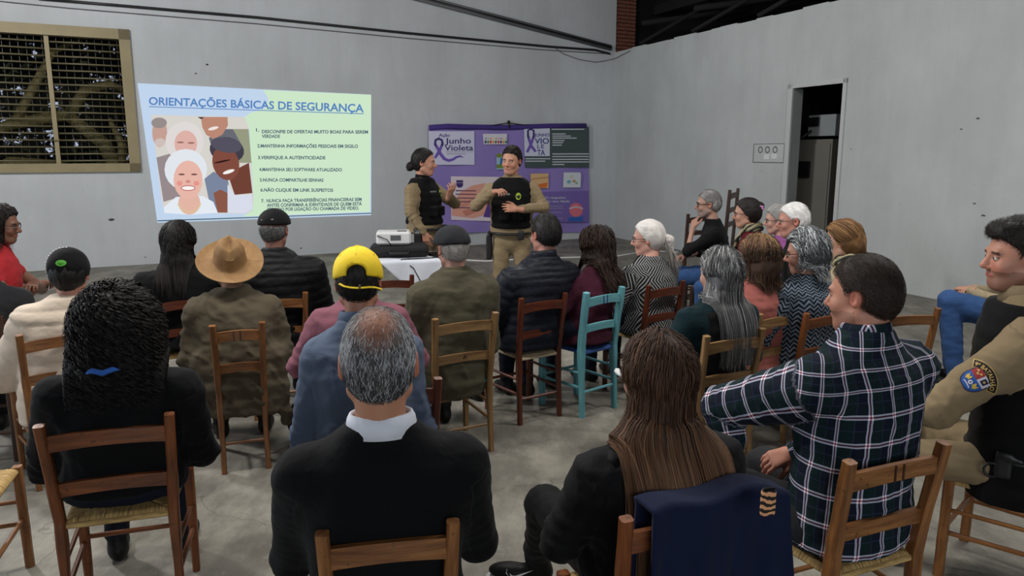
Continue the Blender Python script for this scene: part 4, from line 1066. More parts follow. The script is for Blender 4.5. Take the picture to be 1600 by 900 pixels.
for i, (x, y, r_, c) in enumerate(((889, 284, 3.4, (110, 170, 180)), (897, 283, 3, (190, 150, 110)), (893, 276, 3, (200, 200, 170)), (901, 286, 2.4, (130, 180, 150)))): flat('pastel_print', ell(x, y, r_, r_*.8, 0, 10), pm('pa%d' % i, c), O, p8)
p9 = poster('violet poster reading O respeito não tem idade with a pink round face', [(846, 300), (919, 298), (919, 347), (846, 347)], (116, 96, 168))
wtext('O respeito', 851, 310.5, 884, 310.3, 3.6, wl, O, p9); wtext('não tem idade', 851, 316.2, 890, 316, 3.6, wl, O, p9)
for y, x1 in ((322, 880), (325.5, 880), (332, 879), (341, 880)): flat('text_line', [(851, y-.5), (x1, y-.5), (x1, y+.5), (851, y+.5)], gry, O, p9)
flat('blue_block', [(888, 340), (911, 338), (911, 346), (888, 346)], pm('bb', (44, 96, 176)), O, p9); flat('pink_face', ell(900, 328, 10.5, 11, 0, 20), pm('pk', (216, 112, 128)), O+.001, p9); flat('pink_hair', [(889.5, 325), (900, 321.8), (911, 325), (911, 327), (900, 324), (889.5, 327)], wl, O+.002, p9)

# ---------------------------------------------------------------- chairs
def quad_section(P0, w, d, name, mat, parent, n=10, bend=None, round_=.35, grain=True, twist=0):
    """tapered post through the points P0 with chamfered square section w x d"""
    P = np.array(P0, float); m = len(P); w = np.array(w)*np.ones(m); d = np.array(d)*np.ones(m)
    T = np.gradient(P, axis=0); T /= np.linalg.norm(T, axis=1)[:, None]; V = []; G = []
    sec = [(-1, -1+round_), (-1+round_, -1), (1-round_, -1), (1, -1+round_), (1, 1-round_), (1-round_, 1), (-1+round_, 1), (-1, 1-round_)]
    L = 0
    rr = random.Random(int(abs(P.sum())*1000) % 991)
    ax0 = np.array([1., 0, 0]) if abs(T[0][0]) < .8 else np.array([0, 0, 1.])
    for i in range(m):
        if i: L += np.linalg.norm(P[i]-P[i-1])
        a = ax0-T[i]*(ax0 @ T[i]); a /= np.linalg.norm(a); b = np.cross(T[i], a); k = 1+rr.uniform(-.05, .05)
        for x, y in sec: V.append(P[i]+a*x*w[i]/2*k+b*y*d[i]/2*k); G.append((x*w[i]/2, y*d[i]/2, L))
    n = 8; Fl = [[i*n+k, i*n+(k+1) % n, (i+1)*n+(k+1) % n, (i+1)*n+k] for i in range(m-1) for k in range(n)]+[list(range(n-1, -1, -1)), list(range((m-1)*n, m*n))]
    me = mkmesh(name, V, Fl, mat, True); set_vec(me, 'grain', G)
    me.polygons.foreach_set('use_smooth', np.zeros(len(me.polygons), bool)); 
    return ob(name, me, parent)
def interp_path(P, n):
    P = np.array(P, float); t = np.linspace(0, len(P)-1, n); return np.stack([np.interp(t, range(len(P)), P[:, i]) for i in range(3)], 1)
def rushmat(name, a, b_):
    m, nt, b = newmat(name); g = attr(nt, 'grain', 'Vector'); mp = nd(nt, 'ShaderNodeMapping'); mp.inputs['Scale'].default_value = (110, 110, 12); nt.links.new(g, mp.inputs['Vector'])
    f = noise(nt, mp.outputs[0], 1.3, 4); nt.links.new(ramp(nt, f, [(.3, lin(b_)), (.65, lin(a))]), b.inputs['Base Color']); b.inputs['Roughness'].default_value = .8; return m
M['rush'] = rushmat('woven_rush', (196, 164, 104), (112, 84, 46)); M['greencord'] = rushmat('teal_painted_cord', (40, 92, 84), (18, 50, 46)); M['bluecord'] = rushmat('blue_painted_rush', (44, 84, 150), (24, 46, 96))
M['palecord'] = rushmat('pale_worn_rush', (208, 190, 160), (140, 120, 90))
def seat_mesh(mat, wf, wb_, d, z, th=.022):
    nx, ny = 84, 72; xs = np.linspace(-1, 1, nx); ys = np.linspace(-1, 1, ny); X, Y = np.meshgrid(xs, ys, indexing='ij')
    hw = (wb_+(wf-wb_)*(Y+1)/2)/2; x = X*hw; y = Y*d/2; ex = (1-np.abs(X))*hw; ey = (1-np.abs(Y))*d/2
    horiz = ex < ey           # nearest rail is a side rail
    c = np.where(horiz, y, x); dist = np.minimum(ex, ey)
    ridge = np.abs(np.sin(math.pi*c/.0105))**.7*.0038
    drop = np.clip(1-dist/.022, 0, 1)**2*.020; seam = .005*np.exp(-(np.abs(ex-ey)/.006)**2)
    Z = z+th*.5+ridge-drop-seam+.004*np.clip(dist/.1, 0, 1)-.012*np.clip(1-(x**2+y**2)/.02, 0, 1)*.5
    V = np.stack([x, y, Z], -1).reshape(-1, 3); g = np.stack([np.where(horiz, y, x), dist*0, np.where(horiz, x, y)], -1).reshape(-1, 3)
    i = np.arange(nx-1)[:, None]*ny+np.arange(ny-1)[None]; Q = np.stack([i, i+ny, i+ny+1, i+1], -1).reshape(-1, 4)
    # underside
    n0 = len(V); Vb = V.copy(); Vb[:, 2] = z-th*.5+ridge.reshape(-1)*0; rim = ((np.abs(X) == 1)|(np.abs(Y) == 1)).reshape(-1)
    Vb[rim, 2] = Vb[rim, 2]; Qb = Q[:, ::-1]+n0
    b_ = [k*ny for k in range(nx)]+[(nx-1)*ny+k for k in range(1, ny)]+[k*ny+ny-1 for k in range(nx-2, -1, -1)]+[k for k in range(ny-2, 0, -1)]
    b_ = np.array(b_); nb_ = np.roll(b_, -1); Qs = np.stack([b_, b_+n0, nb_+n0, nb_], 1)
    me = mkmesh('seat', np.concatenate([V, Vb]), np.concatenate([Q, Qb, Qs]), mat); set_vec(me, 'grain', np.concatenate([g, g])); return me
_seatc = {}
def chair(label, mid, yaw, kind='honey', h=.86, w=.37, seat='rush', sz_=.445, slats=2, group='rustic ladder back chairs of the audience', notch=False, root=None, letter=None, d=.36, lean=.055, stout=1.):
    """mid: floor point under the middle of the top of the backrest; yaw: facing"""
    ya = math.radians(yaw); fw = np.array([-math.sin(ya), math.cos(ya)])
    r = np.array(root, float) if root is not None else np.array(mid[:2], float)+fw*(d/2+lean)
    e = empty('ladder_back_chair', label, 'chair', (r[0], r[1], 0), ya, group); mt = M[kind]; wb_ = w; wf = w*1.10; y0 = -d/2
    t = .034*stout
    for s in (-1, 1):
        P = interp_path([(s*wb_/2*1.02, y0-.02, 0), (s*wb_/2, y0, sz_), (s*wb_/2*1.04, y0-.015, sz_+.14), (s*wb_/2*1.10, y0-lean, h)], 12)
        quad_section(P, [t*.86]*3+[t*1.08]*5+[t]*4, [t*.9]*3+[t*1.15]*5+[t*1.02]*3+[t*.9], 'leg', mt, e)
        P = interp_path([(s*wf/2*1.0, d/2+.005, 0), (s*wf/2, d/2, sz_+.012)], 6); quad_section(P, [t*.82, t*.9, t, t*1.05, t*1.1, t*1.1], t*1.0, 'leg', mt, e)
    for k in range(slats):
        zt = h-.075-k*(.185 if slats == 2 else .15)
        hgt = .052+.006*(k == 0); n = 15; V = []; G = []
        xw = wb_/2*(1.04+.06*(zt-sz_)/(h-sz_)); yb = y0-lean*(zt-sz_-.10)/(h-sz_-.10)-.002
        for i in range(n):
            u = -1+2*i/(n-1); arch = .016*(1-u*u); yy = yb-.016*(1-u*u)
            for (dy, dz) in ((-.009, -hgt/2+arch), (.009, -hgt/2+arch), (.009, hgt/2+arch*.75), (-.009, hgt/2+arch*.75)):
                V.append((u*xw*.98, yy+dy, zt+dz)); G.append((dy, dz, u*xw))
        Fl = [[i*4+j, i*4+(j+1) % 4, i*4+4+(j+1) % 4, i*4+4+j] for i in range(n-1) for j in range(4)]+[[3, 2, 1, 0], [(n-1)*4+j for j in range(4)]]
        me = mkmesh('slat', V, Fl, mt, False); set_vec(me, 'grain', G); so = ob('slat', me, e)
        if notch and k == 0:
            for x in (-.022, .012):
                m2 = MB().box((x, yb-.0265, zt+.012), (.006, .004, hgt*.96)); m2.ob('carved_line', M['darkwood'] if kind != 'bluewood' else M['bluecord'], so, False)
        if letter and k == 1:
            V2, F2 = text_mesh(letter); V2 = V2-V2.mean(0); V2 = np.array([(v[0]*.036, yb-.0275, zt+.014+v[1]*.036) for v in V2]); mesh_ob('painted_letter', V2, F2, M['darkwood'], so, False)
    def st(a, b, tt=.018): quad_section(interp_path([a, b], 5), tt, tt, 'stretcher', mt, e, round_=.5)
    st((-wb_/2, y0-.012, .17), (wb_/2, y0-.012, .17)); st((-wf/2, d/2, .22), (wf/2, d/2, .22))
    for s in (-1, 1):
        st((s*wb_/2, y0-.01, .20), (s*wf/2, d/2, .20)); st((s*wb_/2, y0-.006, .30), (s*wf/2, d/2, .30), .016)
    kk = (seat, round(wf, 3), round(wb_, 3), round(d, 3), round(sz_, 3))
    if kk not in _seatc: _seatc[kk] = seat_mesh(M[seat], wf-.012, wb_-.012, d+.02, sz_)
    ob('seat', _seatc[kk], e)
    rp = quad_section(interp_path([(-wb_/2, y0, sz_-.008), (wb_/2, y0, sz_-.008)], 5), .022, .022, 'seat_rail', M[seat], e, round_=.5)
    return e, r
#@@PEOPLE
# ---------------------------------------------------------------- cloth materials
C_ = dict(black=cloth('black_knit', (11, 12, 14)), black2=cloth('black_jacket_cloth', (10, 10, 12), .75), navyp=cloth('navy_quilted_nylon', (22, 24, 33), .45, .1, 400, None, 0), blackp=cloth('black_quilted_nylon', (12, 13, 15), .5, .1, 400, None, 0),
  olive=cloth('olive_brown_wool', (82, 74, 60), .95, .15, 500), tweed=cloth('green_brown_tweed', (76, 72, 56), .95, .25, 420, (58, 54, 44)), cream=cloth('cream_quilted_cloth', (206, 190, 172), .8, .06, 300),
  denim=cloth('slate_blue_chambray', (92, 104, 124), .85, .12, 520, (76, 88, 110)), pink=cloth('dusty_mauve_pink', (126, 80, 92), .9), plum=cloth('deep_plum_knit', (58, 20, 36)), rose=cloth('dusty_rose_jersey', (158, 92, 84), .9, .08),
  teal=cloth('dark_teal_cloth', (14, 36, 42)), beige=cloth('beige_wool', (148, 134, 108)), burg=cloth('burgundy_knit', (84, 18, 30)), mauve=cloth('mauve_knit', (134, 78, 130)), khaki=cloth('khaki_uniform', (134, 117, 90), .85, .08, 420),
  red=cloth('coral_red_jersey', (176, 46, 52), .85, .08), jeans=cloth('blue_denim', (50, 78, 122), .85, .25, 450), djeans=cloth('dark_denim', (20, 25, 38), .85, .25, 450), vest=cloth('black_vest_nylon', (9, 9, 10), .8, .1, 300), grey=cloth('charcoal_cloth', (36, 37, 40)),
  white=cloth('white_cotton', (214, 218, 228), .85, .03), brown=cloth('brown_cloth', (70, 54, 42)), greyt=cloth('grey_green_cloth', (110, 108, 98)), navy=cloth('navy_fleece', (20, 28, 54), .9, .12), shoe=cloth('black_shoe', (18, 18, 18), .5))
def pattern_mat(name, kind):
    m, nt, b = newmat(name); g = attr(nt, 'guv', 'Vector'); sp = nd(nt, 'ShaderNodeSeparateXYZ'); nt.links.new(g, sp.inputs[0]); u, v, rg = sp.outputs
    if kind == 'plaid':
        S = .088
        def line(x, c, w): # distance of x/S from centre c
            f = mathn(nt, 'FRACT', mathn(nt, 'ADD', mathn(nt, 'DIVIDE', x, S), 50.0)); return mathn(nt, 'LESS_THAN', mathn(nt, 'ABSOLUTE', mathn(nt, 'SUBTRACT', f, c)), w)
        def mx(a, b_): return mathn(nt, 'MAXIMUM', a, b_)
        wu = mx(line(u, .44, .030), line(u, .56, .030)); wv = mx(line(v, .44, .030), line(v, .56, .030)); ru = line(u, .50, .028); rv = line(v, .50, .028); fu = line(u, .02, .018); fv = line(v, .02, .018)
        chk = noise(nt, g, 900, 1); base = mixc(nt, line(u, .9, .30), lin((12, 20, 36)), lin((10, 32, 34))); base = mixc(nt, mathn(nt, 'MULTIPLY', line(v, .9, .30), .5), base, lin((10, 30, 32)))
        base = mixc(nt, mathn(nt, 'MULTIPLY', mx(fu, fv), .25), base, lin((70, 70, 110)))
        base = mixc(nt, mathn(nt, 'MULTIPLY', mx(ru, rv), .45), base, lin((90, 30, 50)))
        c = mixc(nt, mathn(nt, 'MULTIPLY', mx(wu, wv), .62), base, lin((196, 200, 220))); both = mathn(nt, 'MULTIPLY', wu, wv)
        c = mixc(nt, both, c, lin((240, 238, 242))); cr = mathn(nt, 'MAXIMUM', mathn(nt, 'MULTIPLY', ru, wv), mathn(nt, 'MULTIPLY', rv, wu)); c = mixc(nt, mathn(nt, 'MULTIPLY', cr, .8), c, lin((196, 120, 140)))
    elif kind == 'maze':     # broken chevrons in black and grey
        S = .125
        cu = mathn(nt, 'FLOOR', mathn(nt, 'DIVIDE', u, S)); cv = mathn(nt, 'FLOOR', mathn(nt, 'DIVIDE', mathn(nt, 'ADD', v, mathn(nt, 'MULTIPLY', cu, .03)), S))
        par = mathn(nt, 'MODULO', mathn(nt, 'ABSOLUTE', mathn(nt, 'ADD', mathn(nt, 'MULTIPLY', cu, 1.), mathn(nt, 'MULTIPLY', cv, 1.))), 2.)
        sgn = mathn(nt, 'SUBTRACT', mathn(nt, 'MULTIPLY', mathn(nt, 'GREATER_THAN', par, .5), 2.), 1.)
        t = mathn(nt, 'ADD', mathn(nt, 'MULTIPLY', u, 40.), mathn(nt, 'MULTIPLY', mathn(nt, 'MULTIPLY', v, 31.), sgn))
        f = mathn(nt, 'GREATER_THAN', mathn(nt, 'FRACT', mathn(nt, 'ADD', t, 100.)), .60); c = mixc(nt, f, lin((22, 22, 24)), lin((140, 142, 142)))
    else:                    # zigzag bands
        zz = mathn(nt, 'PINGPONG', u, .028); t = mathn(nt, 'ADD', mathn(nt, 'MULTIPLY', v, 36.), mathn(nt, 'MULTIPLY', zz, 34.)); t = mathn(nt, 'ADD', t, mathn(nt, 'MULTIPLY', noise(nt, g, 9, 2), 1.6))
        f = mathn(nt, 'GREATER_THAN', mathn(nt, 'FRACT', mathn(nt, 'ADD', t, 100.)), .55); c = mixc(nt, f, lin((24, 30, 38)), lin((112, 124, 138)))
    nt.links.new(c, b.inputs['Base Color']); b.inputs['Roughness'].default_value = .88; b.inputs['Specular IOR Level'].default_value = .2
    bump(nt, b, noise(nt, g, 40, 3), .005, .4); return m
C_['plaid'] = pattern_mat('plaid_flannel', 'plaid'); C_['maze'] = pattern_mat('maze_print', 'maze'); C_['zig'] = pattern_mat('zigzag_print', 'zig')
def px3(x, y, Y): return at_y(x, y, Y)
def L(root, yaw, p):
    """world point -> figure frame"""
    a = math.radians(yaw); d = np.array(p[:2])-np.array(root[:2]); return (d[0]*math.cos(a)+d[1]*math.sin(a), -d[0]*math.sin(a)+d[1]*math.cos(a), p[2])
GA = 'seated audience'
# ---------------------------------------------------------------- headwear builders (head frame)
def dome_cap(P, name, mat, rx=.088, ry=.104, rz=.098, c=(0, -.012, .034), cut=.035, tilt=0., visor=None, mat2=None, wobble=.0015, extra=None):
    R = euler(0, tilt, 0)
    d0 = s_ell(c, (rx, ry, rz)); 
    def f(Q):
        q = (Q-np.array(c)) @ R; d = d0((q)+np.array(c))
        d = smax(d, cut-.034-q[:, 2], .006)
        if visor:
            vy, vr, vz = visor; v = s_ell((0, ry*.72+vy, cut-.034+vz), (vr, .062, .010), euler(0, 12, 0))(q); d = smin(d, v, .012)
        if extra is not None: d = extra(q, d)
        return d
    return garment_piece(P, name, f, (-.15, -.19, -.10), (.15, .24, .19), max(P['hres'], .005), mat, lambda V: wob(V, 40, 3)*wobble, head=True)
def straw_hat(P, tilt=-38, r=.182):
    n, K = 72, 44; V = []; R = euler(0, tilt, 0); rs = np.linspace(0.0, 1, K); G = []
    for side in (0, 1):
        for s in rs:
            for k in range(n):
                t = 2*math.pi*k/n
                if s < .30: q = s/.30; rr = .058*q; z = .130-.008*q**3
                elif s < .42: q = (s-.30)/.12; rr = .058+.022*q**.8; z = .122-.040*q
                elif s < .62: q = (s-.42)/.20; rr = .080+.012*q; z = .082-.074*q
                else: q = (s-.62)/.38; rr = .092+(r-.092)*q; z = .008-.014*math.sin(q*math.pi*.6)+.016*q**3+.006*math.sin(2*t)*q
                x, y = rr*math.cos(t)*.93, rr*math.sin(t)*1.08
                if s < .42: z += -.030*math.exp(-(x/.020)**2)*(1-.3*q)+.018*math.exp(-((x)/.016)**2-((y-.055)/.03)**2)*1.5; x *= 1-.22*np.clip(y/.06, 0, 1)
                if side: z -= .005; x *= .995
                V.append(np.array([x, y, z-.0])); G.append((rr*40, t, 0))
    V = np.array(V); i = np.arange(K-1)[:, None]*n+np.arange(n)[None]; j = np.arange(K-1)[:, None]*n+(np.arange(n)+1)[None] % n
    Q = np.stack([i, j, j+n, i+n], -1).reshape(-1, 4); Q2 = Q[:, ::-1]+K*n; e1 = np.stack([(K-1)*n+np.arange(n), (K-1)*n+(np.arange(n)+1) % n, (2*K-1)*n+(np.arange(n)+1) % n, (2*K-1)*n+np.arange(n)], 1)
    W_ = V @ R.T+np.array([0, -.024, .030])
    m, nt, b = newmat('woven_straw'); g = attr(nt, 'guv', 'Vector'); sp = nd(nt, 'ShaderNodeSeparateXYZ'); nt.links.new(g, sp.inputs[0])
    ring = mathn(nt, 'SINE', mathn(nt, 'MULTIPLY', sp.outputs[0], 26.)); rad = mathn(nt, 'SINE', mathn(nt, 'MULTIPLY', sp.outputs[1], 90.)); wv = mathn(nt, 'MULTIPLY', ring, rad)
    f_ = noise(nt, objco(nt), 30, 4); c = mixc(nt, f_, lin((128, 94, 56)), lin((178, 140, 92))); nt.links.new(mixc(nt, mathn(nt, 'MULTIPLY', mathn(nt, 'ADD', wv, 1.), .16), c, lin((104, 70, 36))), b.inputs['Base Color']); b.inputs['Roughness'].default_value = .8
    bump(nt, b, wv, .003, .6); me = mkmesh('straw_hat', P['fromH'](W_), np.concatenate([Q, Q2, e1]), m); set_vec(me, 'guv', G+[]); return ob('straw_hat', me, P['e'])
def ear_front(P): pass

def seat_root(l, r, h=.84, d=.36, lean=.055):
    a, b = at_z(l[0], l[1], h), at_z(r[0], r[1], h); yaw = math.degrees(math.atan2(b[1]-a[1], b[0]-a[0])); mid = (a+b)/2
    return mid, yaw
def chair_px(label, l, r, yaw=None, h=.84, w=None, **kw):
    mid, ya = seat_root(l, r, h-.01); a, b = at_z(*l, h-.01), at_z(*r, h-.01); ww = float(np.linalg.norm((b-a)[:2]))
    return chair(label, mid, ya if yaw is None else yaw, h=h, w=(ww-.01)/1.10 if w is None else w, **kw), (ya if yaw is None else yaw)

# ================================================================ foreground row
# grey haired man in black sweater
(ce_, r_), y_ = chair_px('honey brown ladder back chair of the grey haired man in front', (500, 840), (711, 820), kind='honey', h=.84, letter=None)
P = person('man with thinning grey hair, black sweater and white collar, foreground centre', px3(592, 566, 1.86), root=r_, yaw=y_, hyaw=-3, hpitch=3, tone=(186, 128, 98), hres=.0042, res=.0095, fat=1.14, wide=1.10, sh=1.04,
           top=C_['black'], topname='sweater', amp=.0035, style='knit', legs=C_['djeans'], shoes=C_['shoe'], elbows=[(-.265, .06, .62), (.265, .06, .62)], collar=(C_['white'], .034, .076), neckr=.064, hs=1.08, arm=1.15, seed=1, brow=(90, 84, 80))
crown = lambda Q: np.sqrt(((Q[..., 0])/.048)**2+((Q[..., 1]+.062)/.062)**2+((Q[..., 2]-.085)/.058)**2)
def reg10(Q, d): return d
shell(P, 'm', .0035, (96, 94, 92), (60, 58, 56), rough=.0008, colf=lambda V, C: (lambda m: C*(1-m)+np.array(lin((158, 104, 80)))*m)(np.clip(1.25-crown(V), 0, .92)[:, None]/.92*.9), name='hair')
def c10(pa, C):
    m = np.random.RandomState(5).rand(*pa.shape[:1])[:, None, None]; side = np.clip((np.abs(pa[..., 0])-.045)/.03, 0, 1)[..., None]; z = np.clip((pa[..., 2]+.02)/.05, 0, 1)[..., None]
    w = np.clip(.35+.6*side*z+.3*z, 0, 1); lt = np.array(lin((205, 208, 212))); dk = np.array(lin((40, 40, 42))); return np.where(m < w*.75, lt*(.7+.5*m), dk*(.6+m))
rr10 = np.random.RandomState(8)
short_strands(P, 9500, .017, .0009, (40, 40, 42), (200, 204, 208), region=lambda Q: rr10.rand(len(Q)) < np.clip((crown(Q)-.60)*1.5, .10, 1), colf=c10, K=4, lift=.10, off=.0005, flow=lambda p: np.stack([p[:, 0]*2, -.3+0*p[:, 0], -1.+0*p[:, 0]], 1))

# curly haired woman in black
(ce_, r_), y_ = chair_px('orange brown ladder back chair with bowed slats, foreground left', (80, 668), (247, 652), kind='orange', h=.84, w=.37, sz_=.45)
P = person('woman with long curly black hair and black top, foreground left', px3(184, 524, 2.62), root=r_, yaw=y_, fem=True, hyaw=2, hpitch=10, tone=(140, 96, 78), hres=.008, res=.0105, fat=1.06, wide=1.20, sh=1.08,
           top=C_['black'], topname='top', amp=.005, style='cloth', legs=C_['djeans'], shoes=C_['shoe'], elbows=[(-.275, .05, .58), (.275, .05, .58)], hands=[(-.12, .30, .62), (.12, .30, .62)], nk=.66, arm=1.2, hemz=.06, seed=2)
shell(P, 'f', .032, (12, 10, 10), (20, 17, 16), extra=[(s_ell((0, -.040, -.025), (.104, .100, .120)), .05), (s_ell((0, -.045, -.085), (.115, .080, .06)), .05)], rough=.010)
long_hair(P, 3600, .205, .0046, (9, 8, 8), (26, 22, 20), off=(.030, .060), curl=(.014, 120.), K=46, seed=1, ymax=.01, xlim=(.155, .150), side0=1.2, adh=0)
mb = MB().tube([P['nb']+np.array([x, y, z]) for x, y, z in ((-.06, -.160, .07), (-.04, -.185, .085), (-.01, -.190, .075), (.02, -.188, .085), (.04, -.17, .08))], [.010, .018, .021, .018, .010], 8, flat=.5)
props(mb.ob('neck_scarf', cloth('bright_blue_band', (48, 96, 178)), P['e']), 'bright blue neck band')

# long straight haired woman, black jacket, with a navy garment over the chair back
(ce_, r_), y_ = chair_px('orange brown ladder back chair draped with navy fleece, front row right of centre', (985, 815), (1186, 782), kind='orange', h=.84, w=.37)
P23 = P = person('woman with very long straight brown hair and black jacket, foreground right of centre', px3(1025, 592, 2.14), root=r_, yaw=y_, fem=True, hyaw=4, hpitch=4, tone=(196, 142, 118), hres=.0045, res=.0105, wide=1.12, sh=1.14, fat=1.1,
           top=C_['black2'], topname='jacket', amp=.007, style='cloth', puff=.012, legs=C_['black2'], shoes=None, elbows=[(-.27, .05, .64), (.27, .05, .64)], knees=[L(r_, y_, (.12, 2.55, .50)), None], ankles=[L(r_, y_, (.10, 2.86, .10)), None], seed=3, neckr=.048)
shell(P, 'f', .012, (34, 24, 18), (56, 40, 30), extra=[(s_ell((0, -.055, -.09), (.078, .050, .12)), .04)], rough=.003)
long_hair(P, 5200, .66, .0024, (44, 30, 23), (88, 62, 46), grad_to=(140, 104, 74), off=(.005, .026), K=46, seed=2, ymax=-.002, part=.01, xlim=(.092, .25), side0=.55, adh=.04)
long_hair(P, 420, .88, .0024, (52, 35, 26), (96, 68, 50), grad_to=(132, 98, 70), off=(.008, .03), K=54, seed=12, ymax=-.002, xlim=(.10, .34), side0=1.6, adh=.04, rootf=lambda q: (q[:, 0] < -.035)&(q[:, 1] < .0), name='hair_strands')
mb = MB(); 
for s in (-1,): mb.tube([(s*.086, .000, .010), (s*.084, .050, .012), (s*.070, .088, .012)], [.004, .006, .009], 6)
mb.ob('glasses', M['white'], P['e'], tf=P['fromH'])
garment_piece(P, 'jacket_shoulder_tab', s_tf(s_ell((0, 0, 0), (.022, .05, .016)), euler(-20, 0, 0), P['SH'][-1]+np.array([.03, -.02, .062])), P['SH'][-1]-.1, P['SH'][-1]+.14, .007, C_['black2'])
# her sneaker, stretched forward on the left
ank = np.array(L(r_, y_, (.10, 2.86, .0)))
sh = bpy.data.objects.new('shoe', None)
def sneaker(P, a, ang):
    ca, sa = math.cos(ang), math.sin(ang); R = np.array([[ca, -sa, 0], [sa, ca, 0], [0, 0, 1]])
    up = union([(s_ell((0, .10, .045), (.042, .10, .038)), 0), (s_ell((0, -.01, .06), (.036, .06, .055)), .03), (s_cone((0, -.015, .08), (0, -.02, .13), .038, .042), .02)])
    V, Q = nets(lambda p: smax(up(p), .022-p[:, 2], .004), (-.08, -.1, 0), (.08, .24, .2), .005); o = ob('shoe', mkmesh('shoe', V @ R.T+a, Q, C_['shoe']), P['e'])
    so = union([(s_ell((0, .10, .014), (.050, .115, .016)), 0), (s_ell((0, -.02, .016), (.042, .062, .018)), .03)]); V, Q = nets(lambda p: smax(so(p), -p[:, 2]-.0, .003), (-.09, -.12, -.02), (.09, .25, .06), .005); ob('sole', mkmesh('sole', V @ R.T+a, Q, M['white']), o)
    pts = [(-.055, .004), (-.030, -.014), (-.010, -.010), (.060, .030), (.004, .006), (-.012, .000), (-.026, -.001), (-.040, .006), (-.052, .020)]
    for sd in (-1, 1):
        U = R @ np.array([0, sd*-1., 0]); pp = [(x*1.0, y*1.0) for x, y in pts]
        decal('side_mark', pp, [list(range(len(pp)))], M['white'], bvh_of(o), tuple(R @ np.array([0, .065, .052])+a), tuple(U), (0, 0, 1), .002, o, .12)
sneaker(P, ank, math.radians(62)); sneaker(P, np.array([.16, .46, 0]), 0)

# navy fleece hung over that chair
def drape(name, label, l, r, h, yaw, drop, mat, over=.30, th=.012, inf=.02, seed=0, xr=(0., 1.)):
    a, b = at_z(*l, h), at_z(*r, h); a = a+(b-a)*xr[0]; b2 = b; ux = (b-a); Lx = np.linalg.norm(ux); ux /= Lx; fwd = np.array([-ux[1], ux[0], 0]); nx, ny = 60, 56
    e_ = empty(name, label, 'clothing', tuple((a+b)/2), 0, None); o0 = (a+b)/2; V = []; G = []; rs = np.random.RandomState(seed)
    for i in range(nx):
        u = i/(nx-1)
        for j in range(ny):
            t = -over+(over+drop)*j/(ny-1)       # <0 front side, >0 hangs behind
            top = .035*math.sin(u*3.1)+.02*math.sin(u*9+1)
            if t < -.03: yy, zz = .036+.004*math.sin(u*20), t+.03
            elif t > .03: yy, zz = -.042-.10*np.clip(t, 0, .5)*.35, -(t-.03)
            else: yy, zz = .003-.043*math.sin(t/.03*math.pi/2), .0
            w_ = 1+.10*np.clip(t, 0, .5)*2
            fold = .018*math.sin(u*15+2.2*math.sin(u*3+seed)+t*2.5)*np.clip(abs(t)*4, .2, 1)+.008*math.sin(u*37+t*6)*np.clip(t*3, 0, 1)
            p = a+ux*((u-.5)*Lx*w_+.5*Lx)+fwd*(yy+fold*(1 if t < 0 else -1))+np.array([0, 0, zz+inf+top*(.5 if abs(t) > .03 else 1)*.6]); V.append(p-o0); G.append((u*Lx, t, 0))
    i = np.arange(nx-1)[:, None]*ny+np.arange(ny-1)[None]; Q = np.stack([i, i+ny, i+ny+1, i+1], -1).reshape(-1, 4)
    me = mkmesh('draped_cloth', V, Q, mat); set_vec(me, 'guv', G); o = ob('draped_cloth', me, e_); md = o.modifiers.new('thick', 'SOLIDIFY'); md.thickness = th; md.offset = 0; return e_, o0, ux, fwd
nv, o0, ux, fwd = drape('navy_fleece_jacket', 'navy blue fleece jacket hung over the back of the long haired woman chair', (1006, 808), (1214, 768), .83, y_, .42, C_['navy'], seed=1)
m, nt, b = newmat('tiger_stripe_cloth'); co = objco(nt, (1, 1, .5)); wv = nd(nt, 'ShaderNodeTexWave'); wv.inputs['Scale'].default_value = 38; wv.inputs['Distortion'].default_value = 5; wv.inputs['Detail'].default_value = 2; wv.bands_direction = 'Z'; nt.links.new(co, wv.inputs['Vector'])
nt.links.new(ramp(nt, wv.outputs['Fac'], [(.40, lin((24, 16, 12))), (.55, lin((214, 156, 112)))]), b.inputs['Base Color']); b.inputs['Roughness'].default_value = .8
tp = at_y(1200, 785, 1.76); tg = empty('striped_pouch', 'small black and tan striped pouch lying against the navy fleece', 'pouch', tuple(tp), math.radians(15))
V, Q = nets(s_box((0, 0, 0), (.020, .010, .036), .009), (-.05, -.04, -.06), (.05, .04, .06), .004); ob('cloth_body', mkmesh('cloth_body', V+np.array([.0, 0, 0]), Q, m), tg); MB().box((0, 0, .037), (.034, .012, .005), None, .002).ob('zip', M['blackmetal'], tg, False)

# plaid shirt man
(ce_, r_), y_ = chair_px('worn brown ladder back chair under the man in the plaid shirt', (1349, 722), (1456, 700), kind='honey', h=.85, w=.36, notch=True, stout=1.15, letter=None)
r24 = r_; yb = y_+6
P24 = P = person('man in dark plaid flannel shirt with short dark hair, foreground right', px3(1346, 462, 2.50), root=r_, yaw=yb, hyaw=17, hpitch=6, hroll=3, tone=(192, 130, 104), hres=.0045, res=.009, fat=1.22, wide=1.17, sh=1.10,
           top=C_['plaid'], topname='shirt', amp=.005, style='shirt', legs=C_['grey'], shoes=C_['shoe'], stub=((70, 56, 50), .35), hs=.99, nk=.655, arm=1.5, neckr=.062, seed=4, elbows=[L(r_, yb, px3(1130, 636, 2.60)), (.26, .10, .70)],
           hands=[L(r_, yb, px3(1146, 712, 2.53)), L(r_, yb, px3(1236, 708, 2.64))], handrot=[((.55, .25, -.6), (-.2, -.8, .5)), ((-.9, .25, -.25), (0, -.5, 1))], collar=(C_['plaid'], .030, .070), knees=[(-.13, .46, .52), None])
shell(P, 'm', .010, (38, 30, 26), (58, 48, 42), rough=.0015)
short_strands(P, 7000, .030, .0011, (28, 22, 19), (66, 54, 47), lift=.06, K=5, off=.002)

